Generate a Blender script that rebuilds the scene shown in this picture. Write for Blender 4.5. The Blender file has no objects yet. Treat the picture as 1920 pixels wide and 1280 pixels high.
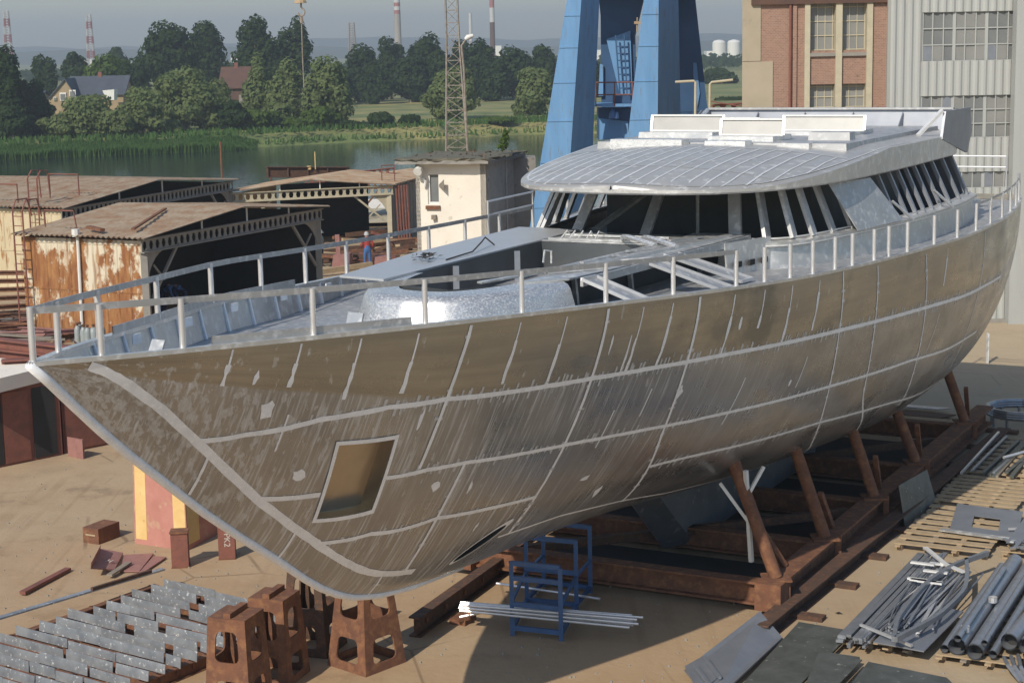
import bpy, bmesh, math, random
from mathutils import Vector, Matrix, noise
R = random.Random(7)
sc = bpy.context.scene
col = sc.collection
rad = math.radians

# ------------------------------------------------------------------ camera
F, PITCH, ROLL, CH = 3250.0, math.atan2(552, 3250), 0.02, 10.0
ct, st = math.cos(PITCH), math.sin(PITCH)
cr, sr = math.cos(ROLL), math.sin(ROLL)
CAM = Vector((0, 0, CH))
fw, up0, rt0 = Vector((0, ct, -st)), Vector((0, st, ct)), Vector((1, 0, 0))
right = rt0 * cr - up0 * sr
upv = rt0 * sr + up0 * cr
cd = bpy.data.cameras.new('camera'); cam = bpy.data.objects.new('camera', cd); col.objects.link(cam)
cd.sensor_width = 36; cd.lens = F / 1920 * 36; cd.clip_start = .5; cd.clip_end = 20000
m = Matrix((right, upv, -fw)).transposed().to_4x4(); m.translation = CAM
cam.matrix_world = m; sc.camera = cam
# ------------------------------------------------------------------ sky, sun, exposure
SUN_AZ, SUN_EL = rad(60), rad(38)          # direction in which shadows fall, height of the sun
w = bpy.data.worlds.new('World'); sc.world = w; w.use_nodes = True
nt = w.node_tree; nt.nodes.clear()
sky = nt.nodes.new('ShaderNodeTexSky'); sky.sky_type = 'NISHITA'; sky.sun_disc = False
sky.sun_elevation = SUN_EL; sky.sun_rotation = rad(212)
sky.air_density = 1.2; sky.dust_density = .7; sky.ozone_density = 3.0; sky.altitude = 0
bg = nt.nodes.new('ShaderNodeBackground'); bg.inputs[1].default_value = .1
wo = nt.nodes.new('ShaderNodeOutputWorld')
nt.links.new(sky.outputs[0], bg.inputs[0]); nt.links.new(bg.outputs[0], wo.inputs[0])
sd = bpy.data.lights.new('sun', 'SUN'); sd.energy = 3.6; sd.angle = rad(.5); sd.color = (1, .91, .77)
sun = bpy.data.objects.new('sun', sd); col.objects.link(sun)
sdir = Vector((math.cos(SUN_AZ) * math.cos(SUN_EL), math.sin(SUN_AZ) * math.cos(SUN_EL), -math.sin(SUN_EL)))
sun.rotation_euler = sdir.to_track_quat('-Z', 'Y').to_euler()
sc.view_settings.view_transform = 'Standard'; sc.view_settings.look = 'None'
sc.view_settings.exposure = 0.2; sc.view_settings.gamma = 1

# ------------------------------------------------------------------ helpers: places
def ray(x, y):
    u, v = x - 960, y - 640
    return fw * F + right * u - upv * v
def G(x, y, z=0.):                      # place on the level z that the photo shows at this point
    r = ray(x, y); return CAM + r * ((z - CH) / r.z)
def V(x, y, Y):                         # place at distance Y
    r = ray(x, y); return CAM + r * (Y / r.y)
YO = Vector((-5.087, 17.976, 0)); YA = rad(62)
yd = Vector((math.cos(YA), math.sin(YA), 0)); yn = Vector((math.sin(YA), -math.cos(YA), 0)); UZ = Vector((0, 0, 1))
def P(s, p, z=0.): return YO + yd * s + yn * p + UZ * z       # yard grid, laid along the yacht
# ------------------------------------------------------------------ helpers: materials
def mat(name, c1, c2=None, scale=3., rough=.7, metal=0., c3=None, t3=.62, s3=9., bump=0., bscale=20., stretch=(1, 1, 1), w3=.04, rvar=0., detail=6):
    m = bpy.data.materials.new(name); m.use_nodes = True
    n = m.node_tree; b = n.nodes['Principled BSDF']
    b.inputs['Roughness'].default_value = rough; b.inputs['Metallic'].default_value = metal
    if c2 is None: c2 = tuple(x * .8 for x in c1)
    tc = n.nodes.new('ShaderNodeTexCoord'); mp = n.nodes.new('ShaderNodeMapping'); mp.inputs['Scale'].default_value = stretch
    n.links.new(tc.outputs['Object'], mp.inputs[0])
    def nz(s, d=detail):
        q = n.nodes.new('ShaderNodeTexNoise'); q.inputs['Scale'].default_value = s; q.inputs['Detail'].default_value = d
        q.inputs['Roughness'].default_value = .6
        n.links.new(mp.outputs[0], q.inputs['Vector']); return q
    def ramp(src, a, b_):
        q = n.nodes.new('ShaderNodeMapRange'); q.inputs[1].default_value = a; q.inputs[2].default_value = b_; n.links.new(src, q.inputs[0]); return q.outputs[0]
    def mix(f, a, b_):
        q = n.nodes.new('ShaderNodeMix'); q.data_type = 'RGBA'; n.links.new(f, q.inputs[0])
        for i, c in ((6, a), (7, b_)):
            if isinstance(c, tuple): q.inputs[i].default_value = (*c, 1)
            else: n.links.new(c, q.inputs[i])
        return q.outputs[2]
    n1 = nz(scale); c = mix(ramp(n1.outputs[0], .3, .7), c1, c2)
    if c3 is not None:
        f3 = ramp(nz(s3, 8).outputs[0], t3 - w3, t3 + w3); c = mix(f3, c, c3)
        if metal > 0 and rvar:
            q = n.nodes.new('ShaderNodeMapRange'); q.inputs[3].default_value = metal; q.inputs[4].default_value = metal * .3; n.links.new(f3, q.inputs[0]); n.links.new(q.outputs[0], b.inputs['Metallic'])
    n.links.new(c, b.inputs['Base Color'])
    if rvar:
        q = n.nodes.new('ShaderNodeMapRange'); q.inputs[1].default_value = .3; q.inputs[2].default_value = .7
        q.inputs[3].default_value = rough - rvar; q.inputs[4].default_value = rough + rvar
        n.links.new(nz(scale * 2.3).outputs[0], q.inputs[0]); n.links.new(q.outputs[0], b.inputs['Roughness'])
    if bump:
        bp = n.nodes.new('ShaderNodeBump'); bp.inputs['Strength'].default_value = bump; bp.inputs['Distance'].default_value = .05
        n.links.new(nz(bscale).outputs[0], bp.inputs['Height']); n.links.new(bp.outputs[0], b.inputs['Normal'])
    return m
M = {}
M['alu'] = mat('bare aluminium', (.62, .62, .61), (.5, .5, .5), 1.5, .38, .62, (.74, .74, .73), .6, 6, .15, 9, rvar=.1, w3=.1)
M['alu_dull'] = mat('dull aluminium', (.5, .5, .5), (.38, .39, .4), 2, .5, .6, (.6, .6, .6), .6, 8, rvar=.1, w3=.1)
M['alu_bright'] = mat('ground aluminium', (.72, .72, .71), (.56, .56, .57), 4, .34, .75, (.82, .82, .8), .58, 30, .16, 55, rvar=.1, w3=.1, stretch=(1, 1, 2.2))
M['weld'] = mat('ground weld seam', (.88, .91, .95), (.74, .77, .81), 6, .5, .12, (.93, .95, .97), .6, 25)
M['brushmark'] = mat('brushed mark', (.6, .62, .64), (.48, .5, .52), 6, .5, .3)
M['bead'] = mat('weld bead', (.85, .85, .83), (.7, .7, .7), 10, .4, .3)
M['tube'] = mat('aluminium tube', (.72, .73, .74), (.6, .6, .62), 4, .35, .6)
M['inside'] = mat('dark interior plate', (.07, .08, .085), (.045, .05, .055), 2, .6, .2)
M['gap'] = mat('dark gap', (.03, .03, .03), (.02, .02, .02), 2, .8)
M['rust'] = mat('rusty steel', (.2, .085, .045), (.12, .055, .035), 4, .85, 0, (.27, .13, .06), .6, 7, .3, 30, w3=.12)
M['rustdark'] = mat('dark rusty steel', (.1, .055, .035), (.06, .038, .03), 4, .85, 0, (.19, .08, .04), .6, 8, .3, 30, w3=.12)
M['rustred'] = mat('red primer steel', (.24, .09, .065), (.17, .065, .05), 3, .7, 0, (.14, .07, .05), .64, 6, .2, 30, w3=.12)
M['primer'] = mat('pink primer plate', (.33, .17, .15), (.27, .13, .12), 3, .65, 0, (.2, .1, .08), .66, 6, w3=.12)
M['galv'] = mat('galvanised plate', (.4, .42, .44), (.22, .24, .27), 3, .5, .45, (.8, .8, .78), .63, 15)
M['blue'] = mat('blue crane paint', (.15, .32, .56), (.11, .26, .48), .8, .5, 0, (.16, .17, .2), .66, 3, stretch=(3, 3, .4), w3=.1)
M['blueshade'] = mat('shaded crane blue', (.04, .1, .22), (.03, .08, .17), .8, .5)  # crane blue again, with the shade of its rear parts put into the colour
M['bluerack'] = mat('blue rack paint', (.05, .12, .28), (.04, .09, .2), 5, .5, 0, (.14, .08, .05), .7, 12)
M['yellow'] = mat('yellow paint', (.74, .53, .24), (.66, .44, .17), 4, .6, 0, (.3, .14, .05), .68, 9)
M['pinkred'] = mat('faded red paint', (.5, .23, .19), (.42, .18, .14), 2.5, .7, 0, (.48, .3, .2), .62, 4)
M['wood'] = mat('pale pallet wood', (.44, .34, .22), (.34, .25, .15), 5, .8, 0, (.3, .2, .12), .65, 10)
M['woodgrey'] = mat('grey board', (.28, .24, .19), (.2, .17, .14), 5, .85)
M['plaster'] = mat('cream plaster', (.82, .77, .68), (.74, .69, .6), 1.2, .9, 0, (.58, .52, .43), .66, 3, .2, 25)
M['concrete'] = mat('grey concrete', (.3, .28, .25), (.22, .21, .19), 1.5, .9, 0, (.16, .15, .13), .65, 4, .2, 25)
M['white'] = mat('white paint', (.75, .75, .72), (.65, .65, .62), 3, .6)
M['glass'] = mat('dull window glass', (.15, .16, .165), (.2, .21, .21), 1, .35, 0)
M['glasspale'] = mat('dusty window glass', (.2, .205, .2), (.27, .27, .26), .7, .3)
M['cream'] = mat('cream frame paint', (.5, .45, .33), (.42, .38, .28), 4, .7)
M['plate'] = mat('blue grey sheet', (.3, .32, .36), (.24, .26, .3), 2, .45, .5)
M['platedk'] = mat('weathered dark plate', (.16, .17, .16), (.09, .1, .09), 3, .5, .4, (.5, .5, .45), .68, 7, .05)
M['galvtube'] = mat('zinc tube', (.36, .38, .42), (.28, .3, .33), 5, .4, .6)
M['skin'] = mat('skin', (.45, .26, .18)); M['overall'] = mat('blue overalls', (.06, .16, .4), (.05, .12, .3), 9)
M['navy'] = mat('navy overalls', (.02, .03, .11), (.015, .02, .08), 9); M['redshirt'] = mat('red shirt', (.4, .06, .06))
M['greycap'] = mat('grey helmet', (.45, .47, .5)); M['greenish'] = mat('pale shirt', (.4, .45, .42))
M['roofgrey'] = mat('slate roof', (.07, .085, .11), (.055, .065, .085), 1); M['roofbrown'] = mat('brown tile roof', (.12, .06, .04), (.08, .045, .035), 1)
M['housewall'] = mat('ochre wall', (.36, .27, .16), (.3, .23, .14), 1)
M['rag'] = mat('dark rag', (.05, .045, .04), (.03, .03, .03), 9, .95)
M['paintwhite'] = mat('chalk mark', (.6, .55, .5))
M['cyl'] = mat('grey gas cylinder paint', (.33, .37, .37), (.25, .28, .28), 5, .45)
M['mastred'] = mat('hazed red mast paint', (.33, .13, .12))  # mast and chimney red and white dulled to put haze into the colour
M['mastwhite'] = mat('hazed white mast paint', (.52, .52, .52)); M['mastgrey'] = mat('mast steel', (.33, .31, .28), (.2, .15, .11), 6, .7)
M['orange'] = mat('orange tape', (.8, .15, .03))
def shaded(name, build):
    m = bpy.data.materials.new(name); m.use_nodes = True; build(m.node_tree, m.node_tree.nodes['Principled BSDF']); M[name] = m
def N(n, t, **k):
    q = n.nodes.new(t)
    for a, b in k.items(): setattr(q, a, b)
    return q
def rng(n, src, a, b, c=0., d=1.):
    q = N(n, 'ShaderNodeMapRange'); n.links.new(src, q.inputs[0])
    for i, v in zip((1, 2, 3, 4), (a, b, c, d)): q.inputs[i].default_value = v
    return q.outputs[0]
def mixc(n, f, a, b):
    q = N(n, 'ShaderNodeMix', data_type='RGBA')
    if isinstance(f, float): q.inputs[0].default_value = f
    else: n.links.new(f, q.inputs[0])
    for i, c in ((6, a), (7, b)):
        if isinstance(c, tuple): q.inputs[i].default_value = (*c, 1)
        else: n.links.new(c, q.inputs[i])
    return q.outputs[2]
def math_(n, op, a, b):
    q = N(n, 'ShaderNodeMath', operation=op)
    for i, v in enumerate((a, b)):
        if isinstance(v, (int, float)): q.inputs[i].default_value = v
        else: n.links.new(v, q.inputs[i])
    return q.outputs[0]
def tex(n, co, scale, sx=1, sy=1, sz=1, rot=0, detail=5, ty='ShaderNodeTexNoise', rough=.6):
    mp = N(n, 'ShaderNodeMapping'); mp.inputs['Scale'].default_value = (sx, sy, sz); mp.inputs['Rotation'].default_value = (0, 0, rot)
    n.links.new(co, mp.inputs[0]); q = N(n, ty); q.inputs['Scale'].default_value = scale
    if ty == 'ShaderNodeTexNoise': q.inputs['Detail'].default_value = detail; q.inputs['Roughness'].default_value = rough
    n.links.new(mp.outputs[0], q.inputs['Vector']); return q
def hullmat(n, b):
    tc = N(n, 'ShaderNodeTexCoord'); uv = tc.outputs['UV']
    sep = N(n, 'ShaderNodeSeparateXYZ'); n.links.new(uv, sep.inputs[0])
    low = rng(n, sep.outputs[1], 2.98, 2.92)                       # below the top strake
    base = mixc(n, rng(n, tex(n, uv, .35, 1, 2.2).outputs[0], .35, .65), (.45, .415, .345), (.32, .31, .275))
    refl_dk = math_(n, 'MULTIPLY', rng(n, tex(n, uv, .55, 1, 1.3, detail=6).outputs[0], .5, .62), rng(n, sep.outputs[0], 7, 13, 0, .75)); base = mixc(n, refl_dk, base, (.15, .16, .155))  # dark midship reflections painted into the plate colour as blotches
    base = mixc(n, rng(n, tex(n, uv, 1.3, .25, 6).outputs[0], .4, .75, 0, .5), base, (.25, .235, .21))
    lowc = mixc(n, rng(n, tex(n, uv, .6, 1, 1).outputs[0], .3, .7), (.43, .44, .445), (.31, .315, .325))
    lowc = mixc(n, math_(n, 'MULTIPLY', refl_dk, .6), lowc, (.16, .165, .16))
    c = mixc(n, low, base, lowc)
    # thin slanting grinding streaks on the lower plates
    s1 = rng(n, tex(n, uv, 4, 5.5, .22, 1, .09, 3).outputs[0], .5, .68)
    s1 = math_(n, 'MULTIPLY', s1, math_(n, 'MULTIPLY', low, rng(n, tex(n, uv, .8).outputs[0], .33, .55, .15, 1)))
    s1 = math_(n, 'MULTIPLY', s1, rng(n, sep.outputs[0], 15, 8, .15, .85))
    # brushed patches, thickest by the stem
    near = math_(n, 'ADD', rng(n, sep.outputs[0], 4.5, .8, 0, .1), math_(n, 'MULTIPLY', low, rng(n, sep.outputs[0], 9, 3, 0, .07)))
    nz = tex(n, uv, 2.9, 2.4, .8, 1, .7, 4, rough=.6).outputs[0]
    s2 = rng(n, math_(n, 'ADD', nz, near), .645, .70)
    f = math_(n, 'MAXIMUM', s1, math_(n, 'MULTIPLY', s2, rng(n, tex(n, uv, 9, 3, .5, 1, .5, 3).outputs[0], .3, .6, .2, .6)))
    c = mixc(n, f, c, (.66, .7, .74)); n.links.new(c, b.inputs['Base Color'])
    n.links.new(rng(n, f, 0, 1, .8, .2), b.inputs['Metallic'])
    r = rng(n, tex(n, uv, .9, 1, 3).outputs[0], .3, .7, .22, .4); n.links.new(math_(n, 'ADD', r, math_(n, 'MULTIPLY', f, .18)), b.inputs['Roughness'])
    bp = N(n, 'ShaderNodeBump'); bp.inputs['Strength'].default_value = .4; bp.inputs['Distance'].default_value = .07
    n.links.new(tex(n, uv, .8, 1, .7, detail=1).outputs[0], bp.inputs['Height']); n.links.new(bp.outputs[0], b.inputs['Normal'])
shaded('hull plate', hullmat)
def groundmat(n, b):
    tc = N(n, 'ShaderNodeTexCoord'); o = tc.outputs['Object']
    c = mixc(n, rng(n, tex(n, o, .12, detail=6).outputs[0], .35, .65), (.4, .285, .175), (.43, .335, .22))
    c = mixc(n, rng(n, tex(n, o, .9, detail=8).outputs[0], .45, .75, 0, .6), c, (.3, .2, .115))
    c = mixc(n, rng(n, tex(n, o, .35, 1, .3, 1, rad(-30), 7).outputs[0], .52, .7, 0, .55), c, (.47, .36, .225))
    c = mixc(n, rng(n, tex(n, o, 9, detail=3).outputs[0], .68, .72, 0, .5), c, (.2, .14, .09))
    sx = N(n, 'ShaderNodeSeparateXYZ'); n.links.new(o, sx.inputs[0])
    tr1 = math_(n, 'MULTIPLY', rng(n, tex(n, o, 1.1, 3.2, .06, 1, rad(28), 4).outputs[0], .52, .64, 0, .5), rng(n, tex(n, o, .2, detail=3).outputs[0], .42, .58))
    c = mixc(n, tr1, c, (.24, .155, .085))
    c = mixc(n, math_(n, 'MULTIPLY', rng(n, tex(n, o, .45, detail=8, rough=.7).outputs[0], .58, .66), .55), c, (.2, .145, .095))
    vo = tex(n, o, .33, ty='ShaderNodeTexVoronoi'); vo.feature = 'DISTANCE_TO_EDGE'
    c = mixc(n, math_(n, 'MULTIPLY', rng(n, vo.outputs[0], .012, .004), rng(n, tex(n, o, .25).outputs[0], .5, .6, 0, .7)), c, (.12, .085, .055))
    orr = math_(n, 'MULTIPLY', math_(n, 'MULTIPLY', rng(n, sx.outputs[1], 37, 31), rng(n, sx.outputs[0], 7, 3)), rng(n, tex(n, o, .3, detail=6).outputs[0], .3, .6, .35, 1))
    c = mixc(n, math_(n, 'MULTIPLY', orr, .5), c, (.37, .225, .115))
    st_ = math_(n, 'MULTIPLY', rng(n, tex(n, o, .16, detail=7, rough=.68).outputs[0], .56, .7), .5); c = mixc(n, st_, c, (.21, .16, .11))
    c = mixc(n, rng(n, sx.outputs[0], 2, 9, 0, .6), c, (.41, .34, .235))
    n.links.new(c, b.inputs['Base Color']); b.inputs['Roughness'].default_value = .92
    bp = N(n, 'ShaderNodeBump'); bp.inputs['Strength'].default_value = .35; bp.inputs['Distance'].default_value = .04
    n.links.new(tex(n, o, 6, detail=8).outputs[0], bp.inputs['Height']); n.links.new(bp.outputs[0], b.inputs['Normal'])
shaded('sandy yard', groundmat)
def watermat(n, b):
    tc = N(n, 'ShaderNodeTexCoord'); o = tc.outputs['Object']
    b.inputs['Base Color'].default_value = (.018, .026, .026, 1); b.inputs['Roughness'].default_value = .08; b.inputs['IOR'].default_value = 1.33
    bp = N(n, 'ShaderNodeBump'); bp.inputs['Strength'].default_value = .3; bp.inputs['Distance'].default_value = .15
    n.links.new(tex(n, o, .5, 1, 1.6, detail=5).outputs[0], bp.inputs['Height']); n.links.new(bp.outputs[0], b.inputs['Normal'])
shaded('river water', watermat)
def fieldmat(n, b):
    tc = N(n, 'ShaderNodeTexCoord'); o = tc.outputs['Object']
    c = mixc(n, rng(n, tex(n, o, .03, 1, 3, detail=5).outputs[0], .4, .62), (.14, .18, .055), (.34, .29, .11))
    c = mixc(n, rng(n, tex(n, o, .2, 1, 2, detail=6).outputs[0], .45, .7), c, (.06, .09, .03))
    n.links.new(c, b.inputs['Base Color']); b.inputs['Roughness'].default_value = .95
shaded('far field', fieldmat)
def leafmat(name, c1, c2):
    def f(n, b):
        gi = N(n, 'ShaderNodeNewGeometry'); tc = N(n, 'ShaderNodeTexCoord')
        c = mixc(n, rng(n, tex(n, tc.outputs['Object'], .5, detail=4).outputs[0], .35, .65), c1, c2)
        c = mixc(n, rng(n, gi.outputs['Random Per Island'], 0, 1, 0, .4), c, tuple(x * .6 for x in c1))
        n.links.new(c, b.inputs['Base Color']); b.inputs['Roughness'].default_value = .75
        b.inputs['Specular IOR Level'].default_value = .2
        tl = N(n, 'ShaderNodeBsdfTranslucent'); n.links.new(c, tl.inputs[0]); ms = N(n, 'ShaderNodeMixShader'); ms.inputs[0].default_value = .5
        n.links.new(b.outputs[0], ms.inputs[1]); n.links.new(tl.outputs[0], ms.inputs[2]); n.links.new(ms.outputs[0], n.nodes['Material Output'].inputs[0])
    shaded(name, f)
leafmat('dark leaves', (.032, .065, .02), (.06, .1, .03))
leafmat('willow leaves', (.17, .225, .085), (.22, .27, .105))
leafmat('bright leaves', (.12, .19, .035), (.085, .14, .035))
leafmat('reed leaves', (.09, .19, .045), (.12, .21, .06))
def brickmat(n, b):
    tc = N(n, 'ShaderNodeTexCoord'); mp = N(n, 'ShaderNodeMapping'); mp.inputs['Rotation'].default_value = (rad(90), 0, 0)
    n.links.new(tc.outputs['Object'], mp.inputs[0])
    br = N(n, 'ShaderNodeTexBrick'); br.inputs['Scale'].default_value = 4.2; br.inputs['Mortar Size'].default_value = .018
    br.inputs[1].default_value = (.33, .19, .14, 1); br.inputs[2].default_value = (.25, .14, .105, 1); br.inputs[3].default_value = (.36, .3, .24, 1)
    n.links.new(mp.outputs[0], br.inputs[0])
    c = mixc(n, rng(n, tex(n, tc.outputs['Object'], .8, detail=7).outputs[0], .5, .7, 0, .6), br.outputs[0], (.3, .19, .14))
    c = mixc(n, rng(n, tex(n, tc.outputs['Object'], 3, 1, 1, 3).outputs[0], .66, .7, 0, .7), c, (.1, .07, .06))
    n.links.new(c, b.inputs['Base Color']); b.inputs['Roughness'].default_value = .9
shaded('brick', brickmat)
def peelmat(n, b):
    tc = N(n, 'ShaderNodeTexCoord'); o = tc.outputs['Object']
    sp = N(n, 'ShaderNodeSeparateXYZ'); n.links.new(o, sp.inputs[0])
    h = rng(n, sp.outputs[2], 3.4, 0, -.02, .14)
    rustc = mixc(n, rng(n, tex(n, o, 2.5, 2, 2, .6).outputs[0], .4, .65), (.24, .095, .035), (.38, .19, .07))
    f = rng(n, math_(n, 'ADD', tex(n, o, .75, 1.3, 1.3, .8, detail=8, rough=.66).outputs[0], h), .49, .54)
    f2 = math_(n, 'MULTIPLY', rng(n, tex(n, o, 1.6, 3, 3, .3, detail=6).outputs[0], .53, .66), .8)
    c = mixc(n, math_(n, 'MAXIMUM', f, f2), (.64, .58, .45), rustc)
    n.links.new(c, b.inputs['Base Color']); b.inputs['Roughness'].default_value = .85
shaded('peeling painted steel', peelmat)
M['creamsteel'] = mat('stained cream steel', (.6, .52, .36), (.5, .42, .27), 1, .85, 0, (.33, .17, .07), .6, 2.2, stretch=(2, 2, .5))
M['roofsheet'] = mat('weathered corrugated sheet', (.46, .37, .27), (.34, .27, .19), 1.2, .85, 0, (.3, .16, .085), .56, 1.6, w3=.16)

# ------------------------------------------------------------------ helpers: meshes
class B:
    def __init__(s): s.v = []; s.f = []; s.m = []; s.uv = None
    def face(s, pts, m=0):
        i = len(s.v); s.v += [Vector(p) for p in pts]; s.f.append(tuple(range(i, i + len(pts)))); s.m.append(m)
    def hexa(s, q0, q1, m=0):           # two quads, same winding
        i = len(s.v); s.v += [Vector(p) for p in q0] + [Vector(p) for p in q1]
        n = len(q0)
        s.f += [tuple(range(i + n - 1, i - 1, -1)), tuple(range(i + n, i + 2 * n))] + [(i + k, i + (k + 1) % n, i + n + (k + 1) % n, i + n + k) for k in range(n)]
        s.m += [m] * (n + 2)
    def box(s, c, a, b, h, m=0):        # c: centre of the base; a, b half-extent vectors; h height
        c, a, b = Vector(c), Vector(a), Vector(b); q = [c - a - b, c + a - b, c + a + b, c - a + b]
        s.hexa(q, [p + UZ * h for p in q], m)
    def prism(s, pts, vec, m=0): s.hexa(pts, [Vector(p) + Vector(vec) for p in pts], m)
    def bar(s, p, q, w=.1, h=.1, m=0, up=UZ):
        p, q = Vector(p), Vector(q); d = (q - p).normalized(); x = d.cross(up)
        if x.length < 1e-3: x = d.cross(Vector((1, 0, 0)))
        x.normalize(); y = x.cross(d); x *= w / 2; y *= h / 2
        s.hexa([p - x - y, p + x - y, p + x + y, p - x + y], [q - x - y, q + x - y, q + x + y, q - x + y], m)
    def ibeam(s, p, q, w=.2, h=.4, t=.03, m=0):   # p, q on the bottom line
        p, q = Vector(p), Vector(q)
        s.bar(p + UZ * t / 2, q + UZ * t / 2, w, t, m); s.bar(p + UZ * (h - t / 2), q + UZ * (h - t / 2), w, t, m); s.bar(p + UZ * h / 2, q + UZ * h / 2, t, h - 2 * t, m)
    def tube(s, pts, r, n=8, m=0, caps=True):
        pts = [Vector(p) for p in pts]; rs = r if isinstance(r, (list, tuple)) else [r] * len(pts)
        i0 = len(s.v); x = None
        for k, p in enumerate(pts):
            d = (pts[min(k + 1, len(pts) - 1)] - pts[max(k - 1, 0)]).normalized()
            if x is None: x = d.cross(UZ if abs(d.z) < .9 else Vector((1, 0, 0))).normalized()
            else: x = (x - d * x.dot(d)).normalized()
            y = d.cross(x)
            for j in range(n):
                a = 2 * math.pi * j / n; s.v.append(p + (x * math.cos(a) + y * math.sin(a)) * rs[k])
        for k in range(len(pts) - 1):
            for j in range(n):
                a, b = i0 + k * n + j, i0 + k * n + (j + 1) % n
                s.f.append((a, b, b + n, a + n)); s.m.append(m)
        if caps:
            s.f += [tuple(range(i0 + n - 1, i0 - 1, -1)), tuple(range(i0 + (len(pts) - 1) * n, i0 + len(pts) * n))]; s.m += [m, m]
    def grid(s, rows, m=0, close=False):
        i0 = len(s.v); nc = len(rows[0])
        for r in rows: s.v += [Vector(p) for p in r]
        for a in range(len(rows) - 1):
            for b in range(nc - (0 if close else 1)):
                c = (b + 1) % nc
                s.f.append((i0 + a * nc + b, i0 + a * nc + c, i0 + (a + 1) * nc + c, i0 + (a + 1) * nc + b)); s.m.append(m)
    def ring(s, o, i, t, m=0):          # plate with an opening: outer and inner loops of equal count, thickness vector t
        t = Vector(t); n = len(o); i0 = len(s.v)
        o = [Vector(p) for p in o]; i = [Vector(p) for p in i]
        s.v += o + i + [p + t for p in o] + [p + t for p in i]
        for k in range(n):
            l = (k + 1) % n
            s.f += [(i0 + k, i0 + l, i0 + n + l, i0 + n + k), (i0 + 2 * n + k, i0 + 3 * n + k, i0 + 3 * n + l, i0 + 2 * n + l),
                    (i0 + k, i0 + 2 * n + k, i0 + 2 * n + l, i0 + l), (i0 + n + k, i0 + n + l, i0 + 3 * n + l, i0 + 3 * n + k)]
            s.m += [m] * 4
    def build(s, name, mats, parent=None, smooth=False, fix=True):
        me = bpy.data.meshes.new(name); me.from_pydata(s.v, [], s.f)
        if not isinstance(mats, (list, tuple)): mats = [mats]
        for k in mats: me.materials.append(M[k] if isinstance(k, str) else k)
        me.polygons.foreach_set('material_index', s.m)
        if s.uv is not None:
            ul = me.uv_layers.new(name='UVMap')
            for l in me.loops: ul.data[l.index].uv = s.uv[l.vertex_index]
        if fix:
            bm = bmesh.new(); bm.from_mesh(me); bmesh.ops.recalc_face_normals(bm, faces=bm.faces); bm.to_mesh(me); bm.free()
        if smooth:
            me.polygons.foreach_set('use_smooth', [True] * len(me.polygons))
            if smooth != True and hasattr(me, 'set_sharp_from_angle'): me.set_sharp_from_angle(angle=rad(smooth))
        o = bpy.data.objects.new(name, me); col.objects.link(o)
        if parent is not None: adopt(o, parent)
        return o
def adopt(o, parent):                   # keeps the mesh where it was built
    o.parent = parent
    if parent.parent is None: o.matrix_parent_inverse = parent.matrix_basis.inverted()
def tag(o, label=None, cat=None, group=None, kind=None):
    for k, v in (('label', label), ('category', cat), ('group', group), ('kind', kind)):
        if v: o[k] = v
    return o
def thing(name, loc, label, cat, group=None):
    o = bpy.data.objects.new(name, None); o.empty_display_size = .3; o.location = loc; col.objects.link(o)
    return tag(o, label, cat, group)
def dup(root, loc, rz=None, label=None, name=None):
    r = root.copy(); col.objects.link(r); r.location = loc
    if rz is not None: r.rotation_euler = (0, 0, rz)
    if label: r['label'] = label
    for ch in list(root.children):
        c = ch.copy(); col.objects.link(c); c.parent = r; c.matrix_parent_inverse = ch.matrix_parent_inverse.copy()
        for g in list(ch.children):
            e = g.copy(); col.objects.link(e); e.parent = c; e.matrix_parent_inverse = g.matrix_parent_inverse.copy()
    return r
def spline(tab):
    x = [t[0] for t in tab]; y = [t[1] for t in tab]; h = [b - a for a, b in zip(x, x[1:])]
    dl = [(y[i + 1] - y[i]) / h[i] for i in range(len(h))]; mm = [dl[0]]
    for i in range(1, len(x) - 1):
        if dl[i - 1] * dl[i] <= 0: mm.append(0.)
        else:
            w1, w2 = 2 * h[i] + h[i - 1], h[i] + 2 * h[i - 1]; mm.append((w1 + w2) / (w1 / dl[i - 1] + w2 / dl[i]))
    mm.append(dl[-1])
    def f(s):
        i = 0
        while i < len(h) - 1 and s > x[i + 1]: i += 1
        t = (s - x[i]) / h[i]
        return (2 * t**3 - 3 * t * t + 1) * y[i] + (t**3 - 2 * t * t + t) * h[i] * mm[i] + (3 * t * t - 2 * t**3) * y[i + 1] + (t**3 - t * t) * h[i] * mm[i + 1]
    return f

# ================================================================== the setting
def bank_y(x): return 231.5 + .52 * min(x, 0) + (.06 * x if x > 0 else 0) - .0006 * min(x, 0) ** 2 + 1.2 * math.sin(x * .21)
g = B(); QY = 104
for x0, x1 in ((-70, 0), (0, 70)):
    g.face([(x0, -20, 0), (x1, -20, 0), (x1, QY, 0), (x0, QY, 0)])
tag(g.build('ground', 'sandy yard'), kind='structure')
q = B(); q.box((0, QY + .2, -3), (70, 0, 0), (0, .2, 0), 3.06); tag(q.build('quay', 'concrete'), kind='structure')
q = B(); q.face([(-900, QY, -1.6), (900, QY, -1.6), (900, 300, -1.6), (-900, 300, -1.6)]); tag(q.build('river', 'river water'), kind='structure')
t = B(); xs = [-900, -500, -300, -200, -140, -110] + list(range(-95, 96, 5)) + [110, 140, 200, 300, 500, 900]
rows = []
for k, (dy, z) in enumerate([(-3, -3), (0, -1.65), (1.5, -1.2), (5, -.2), (12, .15), (40, .2), (90, .2), (200, .3), (500, 0.2), (1200, 0), (6000, 0)]):
    rows.append([(x * (1 if dy < 500 else 1 + dy / 400), bank_y(max(x, -330)) + dy, z + (.25 * noise.noise((x * .1, dy * .1, 0)) if 1 < dy < 300 else 0)) for x in xs])
t.grid(rows); tag(t.build('riverbank', 'far field', smooth=True), kind='structure')
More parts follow.
